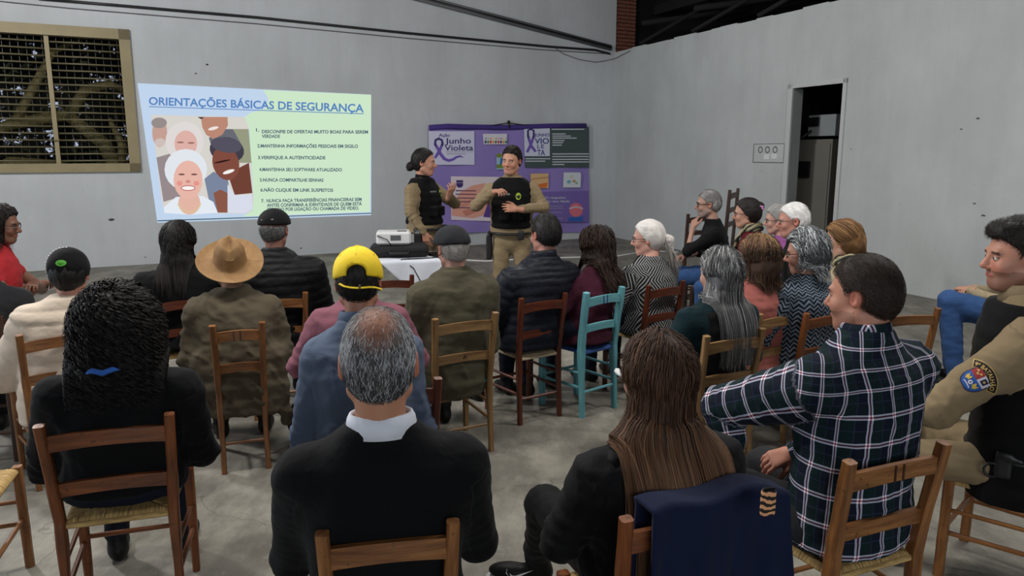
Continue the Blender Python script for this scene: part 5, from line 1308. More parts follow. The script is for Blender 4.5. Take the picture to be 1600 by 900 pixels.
# police officer seated right
r25 = np.array([2.04, 2.94]); y25 = 58
chair('brown ladder back chair with rush seat under the seated police officer', None, 46, 'honey', h=.86, w=.37, sz_=.42, root=r25+np.array([.03, .0]), stout=1.1)
P25 = P = person('seated police officer in khaki uniform and black vest at the right edge', px3(1588, 402, 2.98), root=r25, yaw=y25, hyaw=24, hpitch=2, tone=(196, 134, 108), hres=.0042, res=.0095, fat=1.05, wide=1.12, sh=1.06, seat=.43, nk=.67, arm=1.35,
           top=C_['khaki'], topname='uniform_shirt', amp=.006, style='cloth', puff=.006, legs=C_['khaki'], shoes=C_['shoe'], stub=((60, 44, 38), .45), hs=1.04, neckr=.060, seed=5, brow=(24, 18, 16),
           elbows=[(-.27, .26, .76), (.26, .1, .72)], hands=[(-.14, .42, .68), (.12, .4, .66)], knees=[(-.16, .42, .50), (.2, .45, .5)], collar=(C_['khaki'], .045, .080))
shell(P, 'm', .024, (18, 15, 14), (30, 26, 24), extra=[(s_ell((0, .062, .102), (.052, .030, .022)), .03)], rough=.004, drop=.0)
short_strands(P, 5000, .045, .0013, (14, 12, 11), (46, 40, 36), lift=.16, K=5, flow=lambda p: np.stack([.9-p[:, 0]*2, -.8+.0*p[:, 0], -.2-2*np.abs(p[:, 0])], 1))
def vest(P, z0=.10, z1=.555, inf=.042, res=.010, name='ballistic_vest', pouch=True, ex=(), cutr=0.):
    lo_ = P['loft'](inf, z0, z1, .80, 2.6)
    cut = [s_cone(P['SH'][s]+np.array([s*.02, 0, .0]), P['SH'][s]+np.array([s*.10, 0, -.10]), .085, .06) for s in (-1, 1)]
    cx, cy = P['cen'](.58*P['zs']); nk = s_ell((cx, cy+.0, P['z0']+.60*P['zs']), (.085, .085, .075))
    def f(Q):
        d = lo_(Q)
        for c in cut: d = smax(d, -(c(Q)+cutr), .01)
        d = smax(d, -nk(Q), .01)
        for g, k in ex: d = smin(d, g(Q), k)
        return d
    P['gf'] = union([(P['gf'], 0), (f, .01)])
    return garment_piece(P, name, f, (-.32+P['hx']*.5, -.30+min(0, P['hy']), P['z0']+z0*P['zs']-.03), (.32+P['hx']*.5, .34+max(0, P['hy']), P['z0']+.64*P['zs']), res, C_['vest'], lambda V: wob(V, 18, 2)*.003+.002*np.sin(V[:, 2]*90))
vest(P, -.04, .53, .066, cutr=.02)
def belt(P, z, r=(.185, .145), c=(0, -.03), mat=None, name='duty_belt', h=.026):
    pts = [(c[0]+r[0]*math.cos(t), c[1]+r[1]*math.sin(t), z) for t in np.linspace(0, 2*math.pi, 41)]
    return MB().tube(pts, h, 6, False, flat=.45).ob(name, mat or M['black'], P['e'])
belt(P, .57, (.205, .165))
hol = garment_piece(P, 'holster', union([(s_box((-.215, .02, .56), (.020, .030, .055), .01), 0), (s_cone((-.225, .02, .60), (-.225, -.035, .585), .013, .012), .01)]), (-.28, -.1, .44), (-.15, .12, .68), .006, M['black'])
mb = MB().tube([(-.228+0*math.cos(t), .055+.028*math.cos(t), .535+.028*math.sin(t)) for t in np.linspace(0, 2*math.pi, 17)], .006, 6, False); mb.ob('trigger_guard', M['black'], P['e'])
# shoulder patch: gold bordered arc reading 9º BATALHÃO over a quartered shield
tb_ = bvh_of(P['top']); SHp, ELp = P['SH'][-1], P['EL'][-1]; axu = (SHp-ELp); axu /= np.linalg.norm(axu)
camL = np.array(L(r25, y25, (0, 0, CAM_H))); oc = SHp*.50+ELp*.50; nrm = camL-oc; nrm /= np.linalg.norm(nrm); Vv = axu-nrm*(axu @ nrm); Vv = Vv/np.linalg.norm(Vv); Uu = np.cross(Vv, nrm)
c20, s20 = math.cos(math.radians(14)), math.sin(math.radians(14)); U2, V2 = Uu*c20-Vv*s20, Vv*c20+Uu*s20; Uu, Vv = U2, V2
def grid_poly(fn, nu=14, nv=6):
    pts = [fn(i/(nu-1), j/(nv-1)) for i in range(nu) for j in range(nv)]; return pts, [[i*nv+j, (i+1)*nv+j, (i+1)*nv+j+1, i*nv+j+1] for i in range(nu-1) for j in range(nv-1)]
pk = dict(gold=plain('gold_thread', (206, 170, 92), .6), blk=plain('black_patch', (20, 16, 18), .8), blu=plain('blue_patch', (38, 84, 158), .8), red=plain('red_patch', (150, 44, 44), .8), wht=plain('white_patch', (206, 200, 214), .8), yel=plain('yellow_thread', (208, 176, 70), .7), nvy=plain('navy_patch', (24, 26, 60), .8))
def dc(name, fn, mat, off, nu=14, nv=6):
    p_, f_ = grid_poly(fn, nu, nv); return decal(name, p_, f_, pk[mat], tb_, tuple(oc), tuple(Uu), tuple(Vv), off, P['top'])
arc = lambda r0, r1, a0=152, a1=28: (lambda u, v: ((r0+(r1-r0)*v)*math.cos(math.radians(a0+(a1-a0)*u)), (r0+(r1-r0)*v)*math.sin(math.radians(a0+(a1-a0)*u))-.046))
SC_ = 1.0
dc('patch_border', arc(.060, .092, 144, 36), 'gold', .003, 22); dc('patch_ground', arc(.0625, .0895, 142, 38), 'blk', .0045, 22)
V_, F_ = text_mesh('9º BATALHÃO'); x0_, x1_ = V_[:, 0].min(), V_[:, 0].max()
decal('patch_lettering', [((.068+v[1]*.020)*math.cos(a), (.068+v[1]*.020)*math.sin(a)-.046) for v in V_ for a in [math.radians(138-(v[0]-x0_)/(x1_-x0_)*96)]], F_, pk['gold'], tb_, tuple(oc), tuple(Uu), tuple(Vv), .0062, P['top'])
hw_ = lambda y: .040*math.sqrt(max(.0, 1-max(0, (-y-.030)/.042)**2)) if y < -.030 else .040
dc('shield_rim', lambda u, v: ((u*2-1)*(hw_(.014-v*.083)+.003), .016-v*.088), 'nvy', .003, 12, 12); dc('shield_blue', lambda u, v: ((u*2-1)*hw_(-.022-v*.046), -.020-v*.048), 'blu', .0045, 12, 8)
dc('shield_red', lambda u, v: (-.040+u*.040, .014-v*.034), 'red', .0045, 5, 5); dc('shield_white', lambda u, v: (.001+u*.038, .014-v*.034), 'wht', .0045, 5, 5)
dc('shield_badge', lambda u, v: (.010+u*.020+(.0), .009-v*.022), 'nvy', .006, 5, 5); dc('shield_badge_dot', lambda u, v: (.016+u*.008, .002-v*.008), 'gold', .007, 4, 4); dc('red_device', lambda u, v: (-.034+u*.028, .002+.006*math.sin(u*9)-v*.006), 'gold', .006, 10, 3)
for s in (-1, 1): dc('lion', lambda u, v, s=s: (s*(.012+u*.018), -.030-v*.016+.004*math.sin(u*8)), 'yel', .006, 6, 4)
dc('centre_disc', lambda u, v: (.0085*v*math.cos(u*6.283), -.042+.0085*v*math.sin(u*6.283)), 'wht', .007, 14, 3); dc('centre_mark', lambda u, v: (-.0015+u*.003, -.046+v*.008), 'blk', .008, 2, 2); dc('scroll', lambda u, v: (-.018+u*.036, -.055-v*.004+.002*math.sin(u*3)), 'wht', .006, 8, 2)
#@@MID
# ================================================================ second row and beyond
def short_mid(P, n=1500, colA=(20, 17, 15), colB=(44, 38, 34), t=.012, length=.03, width=.0022, lift=.08, sreg=None, **k):
    shell(P, 'm', t, colA, colB, **k); short_strands(P, n, length, width, colA, colB, lift=lift, K=4, region=sreg)
# straw hat man
(c_, r_), y_ = chair_px('honey ladder back chair of the man in the straw hat', (330, 512), (411, 506), kind='honey', h=.85, notch=True)
P = person('man in wide straw hat and olive brown coat draped past his chair', px3(360, 418, 4.28), root=r_, yaw=y_, hpitch=14, tone=(150, 106, 84), res=.012, hres=.008, fat=1.1, wide=1.06, sh=1.0, puff=.014, arm=1.1, nk=.69,
           top=C_['olive'], topname='coat', amp=.010, legs=C_['grey'], shoes=C_['shoe'], seed=11, hemz=-.16, elbows=[(-.25, .02, .60), (.25, .02, .60)], xtop=[(s_cone((s*.19, -.08, .62), (s*.235, -.09, .24), .055, .036), .07) for s in (-1, 1)])
straw_hat(P, -43)
# man in olive tweed, dark grey flat cap
(c_, r_), y_ = chair_px('pale wooden ladder back chair marked with a letter A', (692, 500), (763, 492), kind='honey2', h=.85, w=.34, seat='greencord', letter='A')
P = person('man in dark grey flat cap and green brown tweed jacket', px3(707, 390, 4.42), root=r_, yaw=y_, hpitch=12, hyaw=-4, tone=(178, 128, 108), res=.012, hres=.008, fat=1.12, wide=1.12, sh=1.04, puff=.012, arm=1.1, nk=.68,
           top=C_['tweed'], topname='jacket', amp=.008, legs=C_['grey'], shoes=C_['shoe'], seed=12, elbows=[(-.27, .02, .60), (.27, .02, .60)], collar=(C_['tweed'], .03, .074), hemz=-.10)
short_mid(P, 900, (120, 116, 112), (170, 166, 160), t=.005, region=lambda Q, d: smax(d, Q[:, 2]-.025, .01), sreg=lambda Q: Q[:, 2] < .02)
dome_cap(P, 'flat_cap', C_['grey'], .100, .126, .100, (0, -.002, .036), .028, -8, visor=(.03, .06, .008))
decal('cap_badge', [(-.006, -.005), (.006, -.005), (.007, .004), (-.006, .006)], [[0, 1, 2, 3]], M['white'], bvh_of([o for o in P['e'].children if o.name.startswith('flat_cap')][0]), tuple(P['fromH'](np.array([[.022, -.12, .012]]))[0]), (1, 0, 0), (0, 0, 1), .002, P['e'], .2)
# puffer jacket man
(c_, r_), y_ = chair_px('red brown ladder back chair of the man in the navy padded jacket', (822, 468), (877, 461), kind='redbrown', h=.85, w=.315, seat='palecord')
P = person('man with short dark hair and navy padded jacket beside the tweed jacket', px3(851, 367, 5.02), root=r_, yaw=y_, hyaw=-2, hpitch=6, tone=(184, 126, 106), res=.012, hres=.008, fat=1.12, wide=1.15, sh=1.08, puff=.018, arm=1.1, nk=.70,
           top=C_['navyp'], topname='padded_jacket', style='puffer', amp=.004, legs=C_['djeans'], shoes=C_['shoe'], seed=13, collar=(C_['navyp'], .05, .080), elbows=[(-.30, .02, .64), (.30, .02, .64)])
short_mid(P, 1600, (18, 16, 16), (36, 33, 33), t=.014)
# plum sweater woman
(c_, r_), y_ = chair_px('light blue painted ladder back chair with a dark blue seat', (921, 459), (968, 451), kind='bluewood', h=.86, w=.315, seat='bluecord', notch=True, stout=1.25)
P = person('woman with long dark brown hair and plum sweater on the blue chair', px3(931, 386, 5.25), root=r_, yaw=y_, fem=True, hpitch=10, tone=(170, 120, 100), res=.013, hres=.009, fat=1.15, wide=1.08, sh=1.02, nk=.70,
           top=C_['plum'], topname='sweater', amp=.006, legs=C_['djeans'], shoes=C_['shoe'], seed=14)
shell(P, 'f', .022, (26, 18, 15), (42, 30, 24), extra=[(s_ell((0, -.06, -.10), (.095, .06, .12)), .05)], rough=.006)
long_hair(P, 1300, .36, .005, (26, 18, 15), (58, 42, 34), off=(.010, .035), K=30, curl=(.006, 60), seed=3, xlim=(.10, .14), adh=.05)
# white ponytail woman, maze print
(c_, r_), y_ = chair_px('dark brown ladder back chair of the white haired woman with ponytail', (1024, 447), (1058, 442), kind='redbrown', h=.85, w=.32)
P = person('white haired woman with ponytail, dark glasses and black white maze print top', px3(1012, 373, 5.5), root=r_, yaw=y_, fem=True, hyaw=36, hpitch=6, tone=(206, 152, 134), res=.012, hres=.006, fat=1.2, wide=1.16, sh=1.04, nk=.70, puff=.01,
           top=C_['maze'], topname='print_top', amp=.005, legs=C_['djeans'], shoes=C_['shoe'], seed=15, lips=(170, 100, 92))
shell(P, 'f', .012, (188, 182, 178), (220, 216, 210), region=lambda Q, d: smax(d, -.085-Q[:, 2], .01), rough=.002)
long_hair(P, 1500, .30, .0030, (176, 170, 166), (226, 222, 216), off=(.002, .010), K=30, gather=dict(at=(0, -.112, .016), dir=(.0, -.55, -1.), spread=1.4), back=.8, side0=.1, seed=4, body=False)
MB().tube([P['fromH'](np.array([[.018*math.cos(t), -.114, .016+.018*math.sin(t)]]))[0] for t in np.linspace(0, 6.28, 13)], .006, 6, False).ob('hair_tie', C_['black'], P['e'], False)
garment_piece(P, 'ponytail', union([(s_cone((0, -.110, .016), (0, -.145, -.02), .018, .028), 0), (s_cone((0, -.145, -.02), (0, -.150, -.12), .028, .012), .02)]), (-.06, -.22, -.17), (.06, -.09, .05), .006, M['hairbase'], lambda V: .002*np.sin(V[:, 0]*500), head=True, parent=P['hairo'])
me = [o for o in P['hairo'].children if o.name.startswith('ponytail')][0].data; set_col(me, np.tile(np.array(lin((196, 190, 186))), (len(me.vertices), 1)))
glasses(P)
# long grey hair woman
(c_, r_), y_ = chair_px('pale honey ladder back chair of the woman with long grey hair', (1112, 527), (1184, 517), kind='honey2', h=.85, w=.34)
P = person('woman with long straight silver grey hair and dark clothes', px3(1124, 428, 3.96), root=r_, yaw=y_, fem=True, hyaw=4, hpitch=4, tone=(190, 146, 128), res=.011, hres=.0065, fat=1.1, wide=1.12, sh=1.1, nk=.69, puff=.008,
           top=C_['teal'], topname='sweater', amp=.005, legs=C_['black'], shoes=C_['shoe'], seed=16)
vest(P, -.02, .50, .030, .012, 'padded_vest')
shell(P, 'f', .014, (58, 58, 60), (104, 104, 106), extra=[(s_ell((0, -.055, -.10), (.085, .055, .13)), .05)], rough=.003)
long_hair(P, 3400, .47, .0032, (58, 58, 60), (130, 130, 130), streak=((172, 172, 172), .14), off=(.006, .028), K=40, seed=5, ymax=.0, xlim=(.10, .17), side0=.6, adh=.05)
# rose top woman with golden brown bob
(c_, r_), y_ = chair_px('pale yellow wooden ladder back chair of the woman in the rose top', (1196, 492), (1239, 485), kind='honey2', h=.85, w=.30)
P = person('woman with golden brown bobbed hair and dusty rose top', px3(1183, 406, 4.42), root=r_, yaw=y_, fem=True, hyaw=14, hpitch=5, tone=(190, 142, 118), res=.012, hres=.007, fat=1.25, wide=1.22, sh=1.0, nk=.69,
           top=C_['rose'], topname='top', amp=.006, legs=C_['black'], shoes=C_['shoe'], seed=17)
bobc = lambda V, C: (lambda m: C*(1-m)+np.array(lin((150, 118, 70)))*m)(np.clip((V[:, 2]-.045)/.05, 0, 1)[:, None]*.8)
shell(P, 'f', .022, (48, 34, 24), (66, 46, 32), extra=[(s_ell((0, -.045, -.055), (.094, .078, .09)), .05)], rough=.003, colf=bobc)
long_hair(P, 1900, .165, .0038, (44, 32, 24), (84, 62, 44), off=(.016, .034), K=22, seed=6, ymax=.02, xlim=(.115, .105), side0=.8, adh=.03, colf=lambda pa, C: C*(1+2.2*np.clip((P['toH'](pa.reshape(-1, 3)).reshape(pa.shape)[..., 2:3]-.05)/.05, 0, 1)))
# grey curly haired woman, zigzag print
(c_, r_), y_ = chair_px('orange wooden ladder back chair of the woman in the zigzag print', (1270, 491), (1318, 484), kind='orange', h=.85, w=.33)
P = person('woman with wavy salt and pepper hair, glasses and blue grey zigzag top', px3(1258, 396, 4.5), root=r_, yaw=y_, fem=True, hyaw=34, hpitch=8, tone=(196, 142, 122), res=.012, hres=.0065, fat=1.2, wide=1.2, sh=1.05, nk=.69,
           top=C_['zig'], topname='print_top', amp=.006, legs=C_['djeans'], shoes=C_['shoe'], seed=18)
shell(P, 'f', .026, (96, 100, 102), (60, 62, 64), extra=[(s_ell((0, -.06, -.03), (.086, .062, .085)), .04)], region=lambda Q, d: smax(d, -.11-Q[:, 2]-.5*np.clip(Q[:, 1], -.05, .1), .01), rough=.006)
long_hair(P, 1500, .15, .0042, (58, 60, 62), (150, 154, 156), streak=((200, 204, 206), .15), off=(.014, .034), K=24, curl=(.008, 75), seed=7, ymax=.01, xlim=(.10, .09), back=1.0)
glasses(P, r=(.024, .016))
# blonde brown haired woman with scarf
P = person('woman with gathered light brown hair and striped scarf near the doorway', px3(1315, 378, 5.0), yaw=34, fem=True, hyaw=22, hpitch=6, tone=(196, 146, 120), res=.013, hres=.0065, fat=1.1, wide=1.12, nk=.70, top=C_['beige'], topname='jacket', amp=.006, legs=C_['djeans'], shoes=C_['shoe'], seed=19)
chair('dark brown ladder back chair of the woman with the striped scarf', None, 34, 'redbrown', root=P['root'])
shell(P, 'f', .022, (74, 50, 32), (128, 92, 54), extra=[(s_ell((0, -.085, -.045), (.055, .050, .055)), .05)], region=lambda Q, d: smax(d, -.09-Q[:, 2], .01), rough=.005)
long_hair(P, 1300, .24, .0036, (70, 48, 32), (150, 112, 70), off=(.012, .026), K=24, gather=dict(at=(0, -.11, -.05), dir=(.3, -.5, -.8), spread=3), back=.8, side0=.2, seed=8, body=False)
def scarf(P, mat, z=.575, r=.078, th=.026, name='scarf', hang=False):
    cx, cy = P['cen'](z*P['zs']); zz = P['z0']+z*P['zs']; mb = MB()
    for k, dz in enumerate((0, .028)): mb.tube([(cx+(r-.008*k)*math.cos(t), cy+(r-.008*k)*math.sin(t), zz+dz-.012*math.sin(t)+.006*math.sin(5*t+k)) for t in np.linspace(0, 2*math.pi, 33)], th-.004*k, 8, False)
    if hang: mb.tube([(cx+.05, cy+.07, zz), (cx+.04, cy+.125, zz-.10), (cx+.03, cy+.14, zz-.24)], [.028, .030, .026], 8, flat=.5); mb.tube([(cx-.05, cy+.07, zz), (cx-.04, cy+.125, zz-.10), (cx-.05, cy+.14, zz-.22)], [.028, .030, .026], 8, flat=.5)
    return mb.ob(name, mat, P['e'])
m, nt, b = newmat('striped_scarf'); co = objco(nt); wv = nd(nt, 'ShaderNodeTexWave'); wv.inputs['Scale'].default_value = 9; wv.bands_direction = 'DIAGONAL'; nt.links.new(co, wv.inputs['Vector'])
nt.links.new(ramp(nt, wv.outputs['Fac'], [(.38, lin((34, 36, 30))), (.5, lin((150, 142, 112)))]), b.inputs['Base Color']); b.inputs['Roughness'].default_value = .9; C_['scarf'] = m
scarf(P, m)
# yellow cap man, blue shirt
(c_, r_), y_ = chair_px('red brown ladder back chair behind the grey haired man head', (556, 630), (656, 578), kind='redbrown', h=.84, w=.36, yaw=20)
P = P9 = person('man in bright yellow baseball cap and slate blue shirt', px3(560, 442, 2.98), yaw=14, hyaw=-6, hpitch=12, hroll=0, tone=(178, 118, 92), res=.011, hres=.0055, fat=1.05, wide=.93, sh=.98, puff=.006, arm=1.05, nk=.69, hs=.98,
           top=C_['denim'], topname='shirt', amp=.007, style='cloth', legs=C_['djeans'], shoes=C_['shoe'], seed=20, collar=(C_['denim'], .040, .074), elbows=[(-.235, .04, .62), (.235, .04, .62)])
short_mid(P, 1500, (20, 18, 18), (40, 36, 34), t=.006, region=lambda Q, d: smax(d, Q[:, 2]-.078, .01), sreg=lambda Q: Q[:, 2] < .03)
M['yellow'] = plain('yellow_cap_cotton', (236, 202, 22), .75, var=.08, scale=40)
hole = lambda q, d: smax(d, -(np.maximum(np.sqrt((q[:, 0]/.046)**2+((q[:, 2]-.004+.034-.034)/.036)**2)-1, (q[:, 1]+.04)*20)*.03), .003)
def cap_ex(q, d):
    d = d
    arch = (np.sqrt((q[:, 0]/.034)**2+(np.maximum(q[:, 2]+.006, -.0)/.026)**2)-1)*.03; arch = np.maximum(arch, q[:, 1]+.03)
    return smax(d, -arch, .003)
cap = dome_cap(P, 'baseball_cap', M['yellow'], .094, .112, .104, (0, -.012, .034), .012, 4, visor=(.035, .055, .004), extra=cap_ex, wobble=.001)
ft = lambda pts: [P['fromH'](np.array([p]))[0] for p in pts]
MB().tube(ft([(-.060, -.094, -.006), (-.042, -.108, -.016), (-.02, -.117, -.021), (0, -.121, -.023), (.02, -.118, -.023), (.044, -.108, -.021), (.066, -.094, -.022), (.088, -.080, -.029)]), .0085, 6, True, .45).ob('cap_strap', M['yellow'], cap, False)
MB().tube(ft([(.012, -.124, -.012), (.012, -.124, -.034)]), .004, 6).ob('strap_buckle', M['brown' if 'brown' in M else 'darkwood'], cap); MB().tube(ft([(0, -.012, .134), (0, -.012, .142)]), .008, 10).ob('cap_button', M['yellow'], cap)
for k in range(6):
    t0 = math.radians(30+60*k); pts = [(.0945*math.cos(t0)*math.cos(a), -.012+.1125*math.sin(t0)*math.cos(a), .034+.1045*math.sin(a)) for a in np.radians(np.linspace(38, 88, 9))]
    MB().tube(ft(pts), .0016, 5).ob('cap_seam', M['yellow'], cap)
# woman in mauve pink beyond him
(c_, r_), y_ = chair_px('dark red painted ladder back chair near the projector table', (592, 434), (626, 432), kind='redbrown', h=.85, w=.30, yaw=14)
P = person('person in mauve pink top mostly hidden beyond the yellow cap', px3(556, 425, 3.95), yaw=16, fem=True, hpitch=8, tone=(178, 124, 104), res=.013, hres=.009, fat=1.15, wide=1.2, nk=.70, hs=.9, top=C_['pink'], topname='top', amp=.006, legs=C_['black'], shoes=C_['shoe'], seed=21, puff=.006)
shell(P, 'f', .014, (26, 20, 18), (44, 34, 30), extra=[(s_ell((-.02, -.05, -.08), (.070, .05, .09)), .04)], rough=.005)
chair('ladder back chair under the person in mauve pink', None, 16, 'redbrown', root=P['root'])
# woman in black with glasses
(c_, r_), y_ = chair_px('reddish ladder back chair of the woman in black with long hair', (252, 467), (330, 459), kind='redbrown', h=.85, w=.36)
P = person('woman with straight black hair, glasses and black top below the slide', px3(280, 380, 4.95), root=r_, yaw=y_-8, fem=True, hyaw=-30, hpitch=6, tone=(170, 118, 96), res=.013, hres=.0065, fat=1.2, wide=1.3, sh=1.06, nk=.69, puff=.012, top=C_['black'], topname='top', amp=.006, legs=C_['black'], shoes=C_['shoe'], seed=22)
shell(P, 'f', .020, (14, 12, 12), (26, 23, 22), extra=[(s_ell((0, -.055, -.10), (.085, .06, .13)), .04)], rough=.004)
long_hair(P, 1200, .34, .0045, (13, 11, 11), (34, 30, 28), off=(.010, .028), K=26, seed=9, ymax=.01, xlim=(.10, .10)); glasses(P)
# black flat cap man
(c_, r_), y_ = chair_px('honey ladder back chair of the man in the black cap', (400, 464), (464, 460), kind='honey', h=.85, w=.33)
P = person('man in black flat cap and black padded jacket left of the table', px3(429, 360, 5.08), root=r_, yaw=y_-4, hyaw=-16, hpitch=6, tone=(168, 112, 92), res=.012, hres=.007, fat=1.15, wide=1.22, sh=1.1, nk=.69, puff=.018, arm=1.15,
           top=C_['blackp'], topname='padded_jacket', style='puffer', amp=.004, legs=C_['black'], shoes=C_['shoe'], seed=23, collar=(C_['blackp'], .03, .074))
short_mid(P, 900, (52, 52, 52), (120, 120, 118), t=.006, region=lambda Q, d: smax(d, Q[:, 2]-.025, .01), sreg=lambda Q: Q[:, 2] < .02)
cp = dome_cap(P, 'flat_cap', C_['black2'], .100, .124, .098, (0, 0, .040), .030, -4, visor=(.04, .06, .0))
bv = bvh_of(cp)
for (x, z) in ((-.045, .062), (.022, .066), (-.02, .012)): decal('cap_rivet', [(-.007, -.003), (.007, -.003), (.007, .003), (-.007, .003)], [[0, 1, 2, 3]], M['rail'], bv, tuple(P['fromH'](np.array([[x, -.12, z]]))[0]), tuple(P['HR'][:, 0]), (0, 0, 1), .002, P['e'], .2)
# cream quilted coat with black cap
(c_, r_), y_ = chair_px('brown ladder back chair of the person in the cream quilted coat', (58, 523), (140, 512), kind='honey', h=.85, w=.36)
P = person('person in cream quilted coat and black cap with a green emblem', px3(109, 428, 4.0), root=r_, yaw=y_-12, fem=False, hyaw=-14, hpitch=4, tone=(186, 130, 108), res=.0115, hres=.0065, fat=1.1, wide=1.0, sh=.96, nk=.69, puff=.014, arm=1.15,
           top=C_['cream'], topname='quilted_coat', style='puffer2', amp=.005, legs=C_['djeans'], shoes=C_['shoe'], seed=24, hemz=-.14, elbows=[(-.26, .02, .56), (.25, .04, .62)])
shell(P, 'm', .010, (16, 15, 15), (28, 26, 25), drop=.02)
cp = dome_cap(P, 'black_cap', C_['black'], .094, .112, .100, (0, -.012, .034), -.022, 6)
bv = bvh_of(cp); mg = plain('green_emblem', (70, 150, 40), .7)
U_ = P['HR'][:, 0]; og = P['fromH'](np.array([[-.002, -.12, .062]]))[0]
decal('green_emblem', [(.026*math.cos(t), .016*math.sin(t)) for t in np.linspace(0, 2*math.pi, 15)[:-1]]+[(.014*math.cos(t), .006*math.sin(t)) for t in np.linspace(0, 2*math.pi, 15)[:-1]], [[i, (i+1) % 14, 14+(i+1) % 14, 14+i] for i in range(14)], mg, bv, tuple(og), tuple(U_), (0, 0, 1), .002, cp, .2)
decal('green_emblem_mark', [(-.016, .000), (.010, -.004), (.018, .003), (-.004, .006)], [[0, 1, 2, 3]], mg, bv, tuple(og), tuple(U_), (0, 0, 1), .003, cp, .2)
for k in range(13):
    a = math.radians(-20+k*9.5); q = np.array([-.093*math.cos(a)*.98, -.035, .034+.100*math.sin(a)]); d0 = P['fromH'](q[None])[0]; d1 = P['fromH'](q[None]*np.array([[1, 1, 1]])+np.array([[-.001, -.012, .0]]))[0]
    MB().tube([d0, d1], .003, 5).ob('white_stitch', M['white'], cp)
# red shirt woman at the left wall, arms crossed
P = P1 = person('woman in coral red sleeveless top with arms crossed at the left edge', px3(3, 352, 5.35), yaw=-72, fem=True, hyaw=-4, hpitch=8, tone=(132, 88, 68), res=.011, hres=.006, fat=1.3, wide=1.15, nk=.69, bare=True, top=C_['red'], topname='top', amp=.005, legs=C_['djeans'], shoes=C_['shoe'], seed=25,
           elbows=[(-.27, .20, .74), (.27, .16, .72)], hands=[(.12, .26, .84), (-.13, .25, .80)], knees=[(-.12, .46, .56), (.12, .46, .56)])
shell(P, 'f', .022, (18, 14, 13), (34, 27, 24), rough=.006); long_hair(P, 700, .22, .005, (16, 13, 12), (38, 30, 26), off=(.012, .03), K=18, curl=(.006, 90), seed=10); glasses(P)
chair('dark brown ladder back chair of the woman in the coral top', None, -72, 'darkwood', root=P['root'])
# person in dark jacket, left edge
P = person('person in charcoal jacket cut off by the left edge', px3(-34, 402, 4.35), yaw=12, fem=False, hpitch=8, tone=(150, 104, 84), res=.013, hres=.009, fat=1.1, wide=1.12, sh=1.05, nk=.70, puff=.012, top=C_['grey'], topname='jacket', amp=.008, legs=C_['black'], shoes=C_['shoe'], seed=26)
short_mid(P, 700, t=.012); chair('dark stained ladder back chair at the far left edge', None, 12, 'darkwood', root=P['root'])
# ================================================================ group seated along the right side, facing the officers
def side_person(label, px, yaw, **k):
    P = person(label, px3(*px), yaw=yaw, **k); return P
P = side_person('grey bearded man with black glasses, black T-shirt and folded arm', (1106, 319, 7.5), 74, hyaw=6, hpitch=4, tone=(184, 138, 118), res=.012, hres=.0055, hs=1.03, nk=.70, top=C_['black2'], topname='t_shirt', sleeve_end=.25, amp=.005, legs=C_['jeans'], shoes=C_['shoe'], stub=((120, 116, 112), .6), brow=(90, 86, 84), seed=31,
           elbows=[(-.22, .24, .80), (.25, .12, .74)], hands=[(-.09, .20, 1.03), (.05, .30, .72)], handrot=[((.45, -.15, .85), (-.6, .6, .3)), None], bare=False, fat=1.05)
short_mid(P, 1200, (96, 94, 92), (150, 148, 146), t=.010); glasses(P, r=(.028, .020), thick=.0035)
chair('dark ladder back chair of the grey bearded man', None, 74, 'darkwood', root=P['root'])
chair('tall dark high backed chair standing empty behind the grey bearded man', None, 62, 'darkwood', root=(2.14, 8.15), h=1.38, slats=3, group='spare chairs')
chair('dark wooden chair standing empty in front of the grey bearded man', None, 30, 'darkwood', root=(1.98, 8.55), h=1.10, slats=3, group='spare chairs')
MB().tube([P['HA'][-1]+np.array([.030*math.cos(t), .030*math.sin(t)*.6-.02, -.03]) for t in np.linspace(0, 6.28, 13)], .008, 6, False).ob('wrist_watch', M['rail'], P['e'])
P = side_person('woman with dark hair bun, pink flower, burgundy cardigan and scarf', (1166, 334, 6.85), 66, fem=True, hyaw=8, hpitch=4, tone=(196, 144, 120), res=.012, hres=.0055, nk=.70, top=C_['burg'], topname='cardigan', amp=.006, legs=C_['jeans'], shoes=C_['shoe'], seed=32, fat=1.15, wide=1.15,
           elbows=[(-.27, .12, .68), (.26, .12, .68)], hands=[(.02, .32, .72), (-.04, .34, .66)])
shell(P, 'f', .016, (20, 15, 14), (32, 25, 23), extra=[(s_ell((0, -.115, .055), (.035, .032, .035)), .015)], region=lambda Q, d: smax(d, -.085-Q[:, 2], .01), rough=.003)
fl = MB()
for k in range(5): a = k*1.256; fl.tube(ft_([(-.03-.0, -.118, .045), (-.034, -.118+.022*math.cos(a), .045+.022*math.sin(a))]) if False else [P['fromH'](np.array([[-.03, -.118, .045]]))[0], P['fromH'](np.array([[-.036, -.118+.020*math.cos(a), .045+.020*math.sin(a)]]))[0]], [.006, .011], 6)
fl.ob('hair_flower', plain('pink_flower', (214, 140, 200), .6), P['e']); glasses(P, r=(.023, .015)); scarf(P, C_['scarf'], hang=True)
chair('dark brown ladder back chair of the woman in burgundy', None, 66, 'darkwood', root=P['root'])
P = side_person('elderly woman with short grey hair and mauve knit beside the white haired man', (1214, 344, 6.62), 72, fem=True, hyaw=6, hpitch=6, tone=(206, 156, 136), res=.013, hres=.006, nk=.70, hs=.93, top=C_['mauve'], topname='knit_top', amp=.006, legs=C_['black'], shoes=C_['shoe'], seed=33, fat=1.1)
shell(P, 'f', .020, (120, 118, 116), (158, 156, 154), region=lambda Q, d: smax(d, -.07-Q[:, 2], .01), rough=.004); glasses(P, r=(.023, .015))
chair('dark brown ladder back chair of the woman in mauve', None, 72, 'darkwood', root=P['root'])
